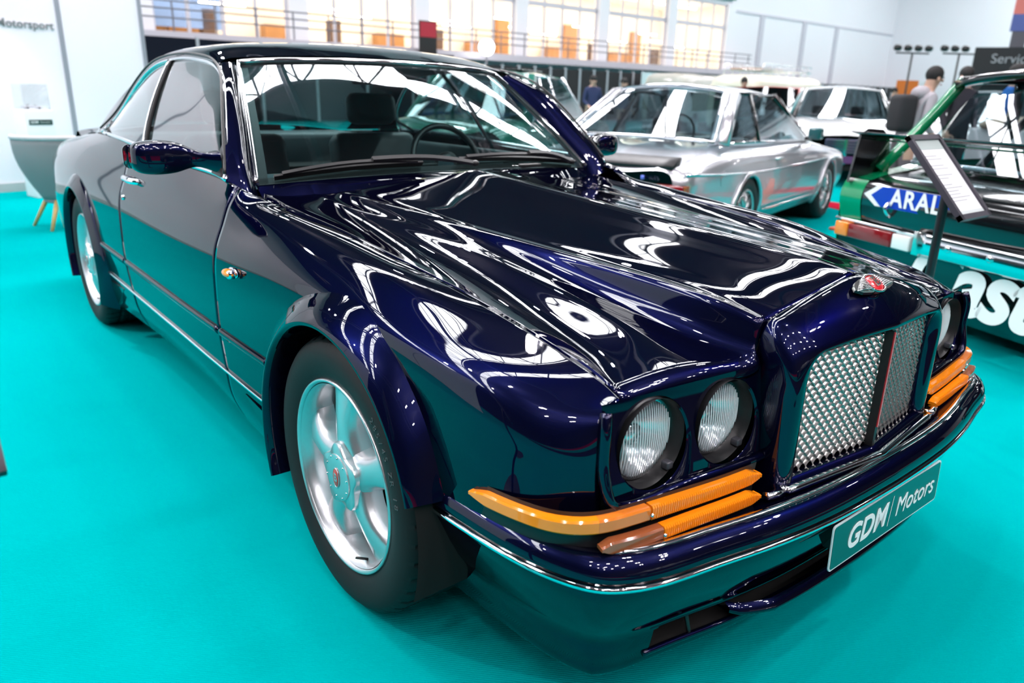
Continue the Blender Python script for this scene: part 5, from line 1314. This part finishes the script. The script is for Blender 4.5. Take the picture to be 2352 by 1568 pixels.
# roof, pillars, cage
rsurf('roof', [[(.20+(WD-.40)*t, .56-.04*4*t*(1-t), 1.415+.055*(4*t*(1-t))**.7) for t in np.linspace(0, 1, 9)], [(.17+(WD-.34)*t, 1.05, 1.43+.06*(4*t*(1-t))**.7) for t in np.linspace(0, 1, 9)], [(.20+(WD-.40)*t, 1.60, 1.40+.05*(4*t*(1-t))**.7) for t in np.linspace(0, 1, 9)]], BLK)
def rbar(p, q, w, name, m, up=(0, 0, 1)):
    MB().sweep(spl([rp(*p), tuple((np.array(rp(*p))+np.array(rp(*q)))/2+np.array([.03, 0, .015])), rp(*q)], 10), [(-w, -.028), (w, -.028), (w*.8, .028), (-w*.8, .028)], up=up).build(name, m, RC)
rbar((.10, .16, .88), (.205, .57, 1.405), .022, 'c_pillar', RG); rbar((WD-.10, .16, .88), (WD-.205, .57, 1.405), .022, 'c_pillar', BLK)
MB().sweep(np.array([rp(.205+(WD-.41)*t, .545-.04*4*t*(1-t), 1.392+.055*(4*t*(1-t))**.7) for t in np.linspace(0, 1, 21)]), [(-.03, -.030), (.03, -.030), (.035, .012), (-.02, .024)]).build('roof_header', BLK, RC)
for a_ in (.19, WD-.19): MB().tube([rp(a_, f_, z_) for f_, z_ in ((.56, 1.405), (.8, 1.418), (1.1, 1.422), (1.4, 1.412), (1.62, 1.395))], .026, 8).build('roof_gutter', BLK, RC)
rbar((.14, 2.0, .93), (.21, 1.6, 1.40), .035, 'a_pillar', BLK); rbar((WD-.14, 2.0, .93), (WD-.21, 1.6, 1.40), .035, 'a_pillar', BLK)
rbar((.12, 1.05, .93), (.18, 1.06, 1.42), .03, 'b_pillar', BLK)
CG = mat('cage_black', (.01, .01, .012), .25, coat=.5)
def cage(pts, r=.024): MB().tube(spl([rp(*p) for p in pts], 30), r, 8).build('roll_cage', CG, RC)
cage([(.28, 1.1, .3), (.30, 1.1, .9), (.38, 1.1, 1.34), (.86, 1.1, 1.39), (WD-.38, 1.1, 1.34), (WD-.30, 1.1, .9), (WD-.28, 1.1, .3)])
cage([(.40, 1.1, 1.34), (.42, .65, .98), (.43, .40, .70)]); cage([(WD-.40, 1.1, 1.34), (WD-.42, .65, .98), (WD-.43, .40, .70)])
cage([(.40, 1.1, 1.33), (.86, .70, .95), (WD-.43, .45, .70)]); cage([(.30, 1.1, .98), (.86, 1.1, .98), (WD-.30, 1.1, .98)])
lo3, hi3 = np.minimum(rp(.45, 1.15, .35), rp(.95, 1.35, 1.14)), np.maximum(rp(.45, 1.15, .35), rp(.95, 1.35, 1.14))
MB().box(tuple(lo3), tuple(hi3), .06).build('race_seat', DARKC, RC)
lo3, hi3 = np.minimum(rp(.1, .4, .2), rp(WD-.1, 3.5, .24)), np.maximum(rp(.1, .4, .2), rp(WD-.1, 3.5, .24)); MB().box(tuple(lo3), tuple(hi3)).build('floor_pan', VOID, RC, smooth=False)
MB().grid(np.array([[rp(.15, .33, .915), rp(.86, .30, .915), rp(WD-.15, .33, .915)], [rp(.33, .60, 1.40), rp(.86, .57, 1.455), rp(WD-.33, .60, 1.40)]])).build('rear_window', BGLASS, RC, fix=False)
MB().sweep(np.array([rp(a_, .40, .925) for a_ in np.linspace(.12, WD-.12, 9)]), [(-.03, -.012), (.03, -.012), (.03, .012), (-.03, .012)]).build('window_sill_trim', CHROME, RC)
# wing
for a_ in (.07, WD-.07):
    pts = [(-.04, .80), (.26, .83), (.22, 1.06), (.16, 1.115), (.06, 1.12), (.0, 1.08)]
    MB().prism([(f, z) for f, z in pts], (-a_-.009, -a_+.009), 'y').build('wing_end_plate', BLK, RC, smooth=False)
MB().sweep(np.array([rp(a_, .06, 1.085) for a_ in np.linspace(.06, WD-.06, 12)]), [(-.08, -.010), (.0, -.016), (.12, .012), (.12, .018), (.0, .010), (-.08, -.002)]).build('wing_blade', BLK, RC)
MB().sweep(np.array([rp(a_, .16, 1.05) for a_ in np.linspace(.08, WD-.08, 12)]), [(-.02, -.006), (.05, .004), (.05, .010), (-.02, .004)]).build('wing_flap', mat('wing_green', (0, .20, .08), .2, coat=1), RC)
# chrome strips, bumper, lamps
MB().tube([rp(a_, -.035+.02*(abs(a_-WD/2)/(WD/2))**2, .572) for a_ in np.linspace(0, WD, 30)], .010, 8).build('tail_trim', CHROME, RC)
MB().sweep(np.array([rp(a_, -.060, .54) for a_ in np.linspace(.72, WD-.02, 20)]), [(-.012, -.055), (.0, -.062), (.014, -.05), (.018, 0), (.014, .05), (.0, .062), (-.012, .055)]).build('rear_bumper', CHROME, RC)
for a_ in (.92, 1.17, 1.45): MB().sphere(rp(a_, -.08, .55), (.012, .02, .02), 12, 8).build('bumper_bolt', CHROME, RC)
for (a0, a1, m1) in ((.04, .15, ORL), (.155, .50, REDL), (.51, .64, WHL)):
    q0, q1 = rp(a0, -.055, .475), rp(a1, .0, .560); MB().box(tuple(np.minimum(q0, q1)), tuple(np.maximum(q0, q1)), .008).build('tail_lamp', m1, RC)
q0, q1 = rp(.665, -.06, .47), rp(.715, .0, .60); MB().box(tuple(np.minimum(q0, q1)), tuple(np.maximum(q0, q1)), .004).build('bumper_bracket', STEEL, RC)
q0, q1 = rp(.725, -.062, .50), rp(.79, -.05, .58); MB().box(tuple(np.minimum(q0, q1)), tuple(np.maximum(q0, q1)), .002).build('bumper_slot', VOID, RC)
MB().tube(spl([rp(.455, -.055, .725), rp(.455, -.085, .70), rp(.46, -.075, .67), rp(.463, -.045, .65)], 10), .012, 8).build('boot_latch', CHROME, RC)
def decal(o, a, f, z, tilt=0.0):
    o.matrix_local = Matrix(((0, tilt, -1, f), (-1, 0, 0, -a), (0, 1, tilt, z), (0, 0, 0, 1))); return o
# fuel-brand diamond: white border, blue field, white letters
def dia(w, h, k): return [(-w/2, 0), (-w/2+k, h/2), (w/2-k, h/2), (w/2, 0), (w/2-k, -h/2), (-w/2+k, -h/2)]
decal(MB().prism(dia(.78, .118, .10), (0, .002), 'z').build('decal_border', WHITE, RC, smooth=False), .63, -.052, .752)
decal(MB().prism(dia(.66, .116, .085), (.002, .004), 'z').build('decal_field', mat('decal_blue', (.0, .035, .40), .3), RC, smooth=False), .63, -.053, .752)
decal(text_mesh('decal_lettering', 'ARAL', .135, WHITE, RC, .001, .003, 0, spacing=1.12), .63, -.060, .752)
decal(text_mesh('valance_lettering', 'Castrol', .46, WHITE, RC, .001, .014, .25, spacing=.93), 1.27, -.034, .375)

# ---- unseen saloon added behind the camera to darken reflections in the coupe
KV = thing('added_black_saloon', 'unseen black saloon added to darken reflections in the front of the blue coupe', 'car', (-.6, -5.6, 0), math.radians(4))
loft(KV, [(-1.1, [(.70, .32), (.78, .45), (.80, .60), (.78, .75), (.70, .82), (.4, .83), (0, .835)]), (-.9, S6(.84, .25, .6, .80, .87, .89)), (.5, S6(.86, .24, .6, .82, .90, .92)), (2.0, S6(.86, .24, .6, .82, .90, .92)), (3.1, S6(.84, .25, .58, .76, .82, .84)), (3.35, [(.70, .3), (.76, .42), (.78, .55), (.76, .68), (.7, .76), (.4, .77), (0, .775)])], BLK, (0, 2.6), .33, .31)
glasshouse(KV, (1.9, .74, .92), (1.25, .58, 1.38), (.1, .56, 1.39), (-.5, .70, .91), .05, BLK, BLK, bps=((.45, .5, .03),), cw=.09)
for s in (-1, 1):
    wheel_bg(KV, 0, s*.84, .31, .2); wheel_bg(KV, 2.6, s*.84, .31, .2)
# =================================================================== stand furniture
FELT = mat('grey_felt', (.23, .25, .26), .95, bump=(300, .3, .002)); FELTL = mat('pale_grey_upholstery', (.55, .53, .54), .9)
BEECH = mat('beech_leg', (.60, .36, .13), .5, noise=(8, .15))
CH = thing('shell_armchair', 'grey felt shell armchair with wooden legs behind the blue coupe', 'chair', (-.50, 6.35, 0), math.radians(12))
rows = []
for t in np.linspace(0, 1, 10):
    z = .24+.55*t; r = .17+.18*math.sin(min(1, t*1.15)*PI/2)
    rows.append([((r)*math.cos(a), (r*.95)*math.sin(a)+.02*t, z-.10*t*max(0, math.sin(a))**2*0) for a in np.linspace(math.radians(-205), math.radians(25), 28)])
o = MB().grid(np.array(rows)).build('outer_shell', FELT, CH); md = o.modifiers.new('thickness', 'SOLIDIFY'); md.thickness = .03
rows2 = [[(p[0]*.93, p[1]*.93, p[2]+.012) for p in r] for r in rows]
MB().grid(np.array(rows2)).build('inner_lining', FELTL, CH)
MB().tube(np.array(rows[-1])*np.array([.97, .97, 1])+np.array([0, 0, .006]), .022, 8).build('rim_piping', FELTL, CH)
MB().sphere((0, .02, .42), (.26, .25, .07), 20, 10).build('seat_cushion', FELTL, CH)
MB().sphere((0, 0, .245), (.185, .175, .04), 20, 8).build('shell_base', FELT, CH)
for (x, y) in ((-.2, -.18), (.2, -.18), (-.2, .2), (.2, .2)):
    MB().tube([(x*.55, y*.55, .27), (x*1.15, y*1.05, 0)], [.022, .013], 10).build('leg', BEECH, CH)

PW_ = mat('white_plinth', (.80, .80, .82), .5)
PL = thing('display_plinth', 'white display plinth carrying a clear case by the stand wall', 'plinth', (-.36, 8.62, 0), math.radians(14))
MB().box((-.15, -.15, 0), (.15, .15, .95), .004).build('plinth_body', PW_, PL)
MB().box((-.115, -.154, .795), (.125, -.150, .85)).build('plinth_sign', mat('plinth_sign_green', (.004, .045, .035), .4), PL, smooth=False)
ps = text_mesh('sign_lettering', 'GDM', .036, WHITE, PL, .001, .0008); ps.matrix_local = Matrix(((1, 0, 0, -.062), (0, 0, -1, -.156), (0, 1, 0, .8225), (0, 0, 0, 1)))
ps = text_mesh('sign_lettering', 'Motorsport', .022, WHITE, PL, .001); ps.matrix_local = Matrix(((1, 0, 0, .050), (0, 0, -1, -.156), (0, 1, 0, .8225), (0, 0, 0, 1)))
CS = thing('acrylic_case', 'clear acrylic display case standing on the white plinth', 'display case', (-.36, 8.62, .951), math.radians(14))
ACR = glass('clear_acrylic', (.97, .98, .98), .05)
for (lo, hi) in (((-.13, -.13, 0), (.13, -.127, .27)), ((-.13, .127, 0), (.13, .13, .27)), ((-.13, -.127, 0), (-.127, .127, .27)), ((.127, -.127, 0), (.13, .127, .27)), ((-.13, -.13, .27), (.13, .13, .273))):
    MB().box(lo, hi).build('case_panel', ACR, CS, smooth=False)
MB().tube([(-.05, -.131, .268), (.131, -.131, .268), (.131, -.131, .0)], .002, 4).build('case_edge', mat('case_edge_grey', (.35, .36, .40), .3), CS)
MD = thing('model_car', 'tiny silver model car inside the acrylic case', 'model car', (-.36, 8.62, .956), math.radians(14))
loft(MD, [(-.10, [(.030, .010), (.036, .016), (.036, .024), (.034, .030), (.03, .033), (.015, .034), (0, .034)]), (0, [(.034, .010), (.040, .016), (.040, .024), (.038, .032), (.034, .036), (.017, .038), (0, .038)]), (.10, [(.030, .010), (.036, .016), (.036, .022), (.034, .027), (.03, .029), (.015, .030), (0, .030)])], mat('model_silver', (.5, .5, .55), .3, .6), n=(16, 16))
rr_ = Surf([[(x, y, z) for y in (-.028, -.02, 0, .02, .028)] for x, z in ((-.06, .036), (-.03, .055), (.02, .055), (.05, .037))]); MB().grid(rr_.ev(np.linspace(0, rr_.tu[-1], 10), np.linspace(0, rr_.tv[-1], 8))).build('model_cabin', BLK, MD)
for x in (-.06, .06):
    for y in (-.038, .038): MB().lathe([(.0, -.006), (.014, -.006), (.014, .006), (0, .006)], 14, 'y', (x, y, .014)).build('model_wheel', TYRE, MD)

# ---- information boards
FRM = mat('anthracite_frame', (.055, .05, .065), .4, .3)
PAPER = mat('printed_sheet', (.74, .74, .77), .5)
INK = mat('grey_ink', (.33, .34, .36), .6)
def info_board(loc, w, l, tilt, lab, rz=0.0, z0=0.0):
    T = thing('information_board', lab, 'sign stand', (loc[0], loc[1], 0), rz)
    c = Vector((0, 0, loc[2])); M4 = Matrix.Translation(c) @ Matrix.Rotation(tilt, 4, 'X')
    # local sheet: x across, y up the slope, z out of the face
    R4 = Matrix.Translation(c) @ Matrix(((1, 0, 0, 0), (0, math.cos(tilt), -math.sin(tilt), 0), (0, math.sin(tilt), math.cos(tilt), 0), (0, 0, 0, 1)))
    fw = .022
    mb = MB()
    mb.box((-w/2, -l/2, -.010), (w/2, -l/2+fw, .010)); mb.box((-w/2, l/2-fw, -.010), (w/2, l/2, .010)); mb.box((-w/2, -l/2, -.010), (-w/2+fw, l/2, .010)); mb.box((w/2-fw, -l/2, -.010), (w/2, l/2, .010)); mb.box((-w/2+.002, -l/2+.002, -.012), (w/2-.002, l/2-.002, -.006))
    mb.xf(R4).build('board_frame', FRM, T, smooth=False)
    MB().box((-w/2+fw*.9, -l/2+fw*.9, -.004), (w/2-fw*.9, l/2-fw*.9, .001)).xf(R4).build('printed_page', PAPER, T, smooth=False)
    MB().box((-w/2+fw, l/2-fw-.045, .001), (w/2-fw, l/2-fw, .0018)).xf(R4).build('page_header', mat('page_header_grey', (.36, .42, .41), .5), T, smooth=False)
    MB().box((-w/2+fw, -l/2+fw+.004, .001), (w/2-fw, -l/2+fw+.018, .0018)).xf(R4).build('page_footer', mat('page_footer_grey', (.50, .55, .55), .5), T, smooth=False)
    random.seed(3)
    for k in range(15):
        if k in (2, 5, 8): continue
        y = l/2-.10-k*.015; ww = (w-2*fw-.05)*(.45+.5*random.random())
        MB().box((-w/2+fw+.02, y, .001), (-w/2+fw+.02+ww, y+.0035, .0016)).xf(R4).build('text_line', INK, T, smooth=False)
    foot = .30
    pk = R4 @ Vector((0, -.02, -.012))
    MB().tube([tuple(pk), (0, pk.y, pk.z-.06), (0, pk.y, .02)], .018, 10).build('post', mat('board_post_black', (.02, .018, .022), .4), T)
    MB().lathe([(0, .022), (.13, .020), (.145, .008), (.145, 0), (0, 0)], 32, 'z', (0, pk.y, 0)).build('base_plate', FRM, T)
    return T
info_board((1.596, -.276, .998), .277, .394, .85, 'anthracite framed information board on a post between the cars')
info_board((-1.756, -.41, .967), .277, .394, .85, 'anthracite framed information board beside the front wheel of the coupe')

# ---- traffic cone by the silver coupe
CN = thing('traffic_cone', 'orange traffic cone near the silver coupe front wheel', 'cone', (5.95, 2.28, 0))
MB().lathe([(.0, .46), (.025, .45), (.10, .03), (.10, .02)], 20, 'z').build('cone_body', mat('cone_orange', (.9, .12, .03), .5), CN)
MB().box((-.14, -.14, 0), (.14, .14, .025), .006).build('cone_base', mat('cone_orange', (.9, .12, .03), .5), CN)

# =================================================================== people
SKIN = mat('skin', (.50, .30, .22), .6); HAIRM = mat('dark_hair', (.012, .010, .010), .7)
def person(loc, rz, h, top, legs, lab, lean=0.0, backpack=False, arms=0.0):
    T = thing('person', lab, 'person', (loc[0], loc[1], 0), rz)
    k = h/1.75; V = []; E_ = []; R_ = []
    def add(p, r, par=None):
        p = np.array(p, float)*k; p[1] += lean*max(0, p[2]-.9*k); V.append(tuple(p)); R_.append((r[0]*k, r[1]*k) if isinstance(r, tuple) else (r*k, r*k))
        if par is not None: E_.append((par, len(V)-1))
        return len(V)-1
    pel = add((0, 0, .96), (.155, .11)); sp_ = add((0, .0, 1.14), (.145, .105), pel); ch_ = add((0, 0, 1.34), (.165, .115), sp_); nk = add((0, .0, 1.485), .058, ch_)
    hd = add((0, .018, 1.575), (.070, .085), nk); ht = add((0, .012, 1.675), (.078, .092), hd)
    for s in (-1, 1):
        sh = add((s*.175, 0, 1.405), .066, ch_); el = add((s*.235, -.02+.05*arms, 1.13), .048, sh); wr = add((s*(.225-.05*arms), .09+.16*arms, .92+.18*arms), .033, el); ha = add((s*(.22-.06*arms), .13+.22*arms, .86+.19*arms), (.036, .020), wr)
        for i, (dx, ln) in enumerate(((-.030, .075), (-.011, .085), (.009, .080), (.027, .065))):
            q = np.array([s*(.22-.06*arms)+dx, .15+.25*arms, .83+.19*arms]); f1 = add(q, .009, ha); add(q+np.array([0, .015, -ln*.7]), .008, f1)
        th = add((s*(.20-.06*arms)-s*.04, .15+.22*arms, .865+.19*arms), .010, ha); add((s*(.19-.06*arms)-s*.05, .17+.22*arms, .83+.19*arms), .009, th)
        hp = add((s*.095, 0, .90), .098, pel); kn = add((s*.105, .015, .50), .062, hp); an = add((s*.11, -.01, .10), .042, kn); hl = add((s*.11, .03, .05), .045, an); add((s*.115, .15, .035), .034, hl)
    me = bpy.data.meshes.new('body_cage'); me.from_pydata(V, E_, []); o = link(bpy.data.objects.new('body_cage', me))
    o.modifiers.new('skin', 'SKIN'); sd = o.modifiers.new('sub', 'SUBSURF'); sd.levels = 2; sd.render_levels = 2
    for i, sv in enumerate(me.skin_vertices[0].data): sv.radius = R_[i]; sv.use_root = (i == 0)
    dg = bpy.context.evaluated_depsgraph_get(); bmh = bpy.data.meshes.new_from_object(o.evaluated_get(dg)); bpy.data.objects.remove(o)
    bmh.name = 'body'; bmh.materials.clear()
    for m_ in (SKIN, top, legs, BLK): bmh.materials.append(m_)
    for p in bmh.polygons:
        c_ = p.center; z = c_.z/k; p.use_smooth = True
        hand = z < .93+.18*arms and abs(c_.x)/k > .14 and z > .70
        p.material_index = 3 if z < .085 else (0 if (z > 1.475 or hand) else (2 if z < .95 else 1))
    B_ = link(bpy.data.objects.new('body', bmh), T)
    hy = lean*(1.66-.9)*k
    MB().sphere((0, .0*k+hy, 1.665*k), (.086*k, .100*k, .098*k), 18, 12).build('hair', HAIRM, T)
    MB().sphere((0, .105*k+hy, 1.60*k), (.012*k, .018*k, .018*k), 10, 8).build('nose', SKIN, T)
    for s in (-1, 1):
        MB().sphere((s*.032*k, .093*k+hy, 1.63*k), .010*k, 8, 6).build('eye', HAIRM, T)
        MB().sphere((s*.078*k, .01*k+hy, 1.61*k), (.012*k, .022*k, .030*k), 8, 8).build('ear', SKIN, T)
    MB().sphere((0, .095*k+hy, 1.555*k), (.024*k, .010*k, .006*k), 10, 6).build('mouth', mat('lips', (.35, .12, .10), .5), T)
    if backpack:
        MB().box((-.16*k, -.30*k, 1.02*k), (.16*k, -.09*k, 1.44*k), .06).xf(Matrix.Translation((0, lean*.35, 0))).build('backpack', mat('black_backpack', (.015, .015, .018), .8), T)
        MB().sphere((0, -.07*k+lean*.55, 1.45*k), (.13*k, .10*k, .09*k), 14, 10).build('hood', top, T)
    return T
JE = mat('blue_denim', (.03, .05, .10), .9); DK = mat('dark_cloth', (.025, .022, .03), .9); NV = mat('navy_jacket', (.02, .03, .09), .85); GRJ = mat('grey_hooded_jacket', (.38, .35, .38), .9); PUR = mat('plum_jumper', (.06, .03, .055), .9); BSH = mat('bright_blue_shirt', (.04, .20, .65), .85); RDJ = mat('red_jacket', (.5, .06, .06), .85)
person((12.3, 12.6), math.radians(160), 1.74, NV, JE, 'person in navy jacket standing by the black partition', arms=.6)
person((13.2, 12.4), math.radians(190), 1.70, mat('blue_grey_jacket', (.05, .07, .16), .85), DK, 'person in blue-grey jacket beside the one in navy', arms=.3)
person((16.2, 10.9), math.radians(140), 1.82, PUR, DK, 'person in plum jumper beyond the red off-roader')
person((7.2, 2.45), math.radians(-125), 1.66, GRJ, mat('grey_trousers', (.12, .10, .11), .9), 'person in grey hooded jacket with black backpack in front of the white saloon', lean=.30, backpack=True, arms=.5)
person((10.1, 2.45), math.radians(180), 1.80, BSH, JE, 'person in bright blue shirt behind the racing saloon')
person((9.8, 2.95), math.radians(150), 1.76, DK, DK, 'person in black top behind the racing saloon')
person((24.0, 10.6), math.radians(200), 1.75, RDJ, JE, 'person in red jacket far beyond the white saloon')
person((26.0, 10.4), math.radians(170), 1.72, mat('ochre_top', (.45, .28, .10), .9), DK, 'person in ochre top far beyond the white saloon')

# =================================================================== far stands
HB = thing('stand_header', 'black stand header wall with small white lettering', 'sign', (23.2, 5.0, 0), math.radians(-65))
MB().box((-2.9, 0, 0), (4.2, .1, 2.78)).build('header_wall', mat('header_black', (.012, .012, .014), .6), HB, smooth=False)
hb = text_mesh('header_lettering', 'Service', .34, mat('header_grey_letters', (.35, .35, .37), .5), HB, .005); hb.matrix_local = Matrix(((1, 0, 0, -2.0), (0, 0, -1, -.02), (0, 1, 0, 2.48), (0, 0, 0, 1)))
MB().prism([(-.16, .2), (.16, .2), (.16, -.02), (0, -.2), (-.16, -.02)], (-.03, -.02), 'y').xf(Matrix.Translation((-.6, 0, 2.48))).build('header_shield', mat('shield_red', (.35, .03, .05), .5), HB, smooth=False)
FG = thing('pylon_sign', 'slim white, red and blue pylon sign above the black header', 'sign', (23.9, 7.3, 0), math.radians(-65))
MB().box((-.18, 0, 0), (.18, .08, 3.3)).build('pylon_post', STEELG, FG, smooth=False)
MB().box((-.25, -.01, 3.3), (.25, .09, 3.75)).build('pylon_lower', mat('pylon_blue', (.08, .12, .35), .5), FG, smooth=False)
MB().box((-.25, -.01, 3.75), (.25, .09, 4.2)).build('pylon_upper', mat('pylon_red', (.65, .18, .15), .5), FG, smooth=False)
for i, (x, y) in enumerate(((22.6, 9.6), (23.4, 8.6))):
    SLT = thing('stage_light_stand', ('black lamp stand with four small spot heads left of the header wall', 'black lamp stand with three small spot heads close to the header wall')[i], 'lamp stand', (x, y, 0))
    MB().tube([(0, 0, 0), (0, 0, 2.7)], .03, 8).build('mast', BLACK_, SLT); MB().tube([(-.4, .3, 2.7), (.4, -.3, 2.7)], .025, 6).build('crossbar', BLACK_, SLT)
    for k in range(4-i): MB().lathe([(.02, -.1), (.09, -.09), (.09, .09), (.03, .1)], 12, 'x', (-.38+.25*k, .28-.19*k, 2.84)).build('spot_head', BLACK_, SLT)
    for a_ in (0, 2.1, 4.2): MB().tube([(0, 0, .5), (.45*math.cos(a_), .45*math.sin(a_), 0)], .02, 6).build('tripod_leg', BLACK_, SLT)
for i, (x, y, m_, lab) in enumerate(((27.0, 11.6, 'orange', 'tall orange roll-up banner on a far stand'), (28.6, 11.9, 'white', 'tall white roll-up banner on a far stand'), (29.6, 10.6, 'yellow', 'yellow roll-up banner on a far stand'))):
    RB = thing('rollup_banner', lab, 'banner', (x, y, 0), math.radians(-35))
    cc = {'orange': (.75, .18, .03), 'white': (.75, .75, .78), 'yellow': (.75, .5, .05)}[m_]
    MB().box((-.4, -.01, .08), (.4, .01, 2.05)).build('banner_sheet', mat('banner_'+m_, cc, .6), RB, smooth=False); MB().box((-.42, -.12, 0), (.42, .12, .08), .02).build('banner_foot', STEELG, RB)
PJ = thing('poster_board', 'pale poster board on the black partition under the balcony', 'board', FM @ Vector((33.5, -3.9, 0)), -TH)
MB().box((-1.6, 0, .7), (1.6, .05, 2.45)).build('poster_sheet', mat('pale_poster', (.62, .72, .74), .5, noise=(1.5, .3)), PJ, smooth=False)
for x in (-1.5, 1.5): MB().tube([(x, .05, 0), (x, .05, 2.5)], .04, 6).build('poster_leg', PWP, PJ)
RS2 = thing('red_board', 'tall black pylon with red header in front of the balcony', 'board', FM @ Vector((19.9, -1.9, 0)), -TH)
MB().box((-.45, 0, 0), (.45, .06, 4.1)).build('board_back', BLACK_, RS2, smooth=False); MB().box((-.42, -.012, 3.45), (.42, 0, 4.05)).build('board_header', mat('board_red', (.45, .02, .04), .5), RS2, smooth=False)
FUR = thing('fur_throw', 'shaggy beige fur throw over a counter behind the racing saloon', 'throw', (8.55, 1.72, 0), math.radians(-20))
MB().box((-.5, -.3, 0), (.5, .3, 1.02), .02).build('counter', mat('pale_counter', (.6, .6, .62), .5), FUR)
MB().sphere((0, 0, 1.06), (.58, .36, .10), 24, 12).build('fur', mat('beige_fur', (.42, .34, .26), 1.0, bump=(40, 1.0, .03)), FUR)
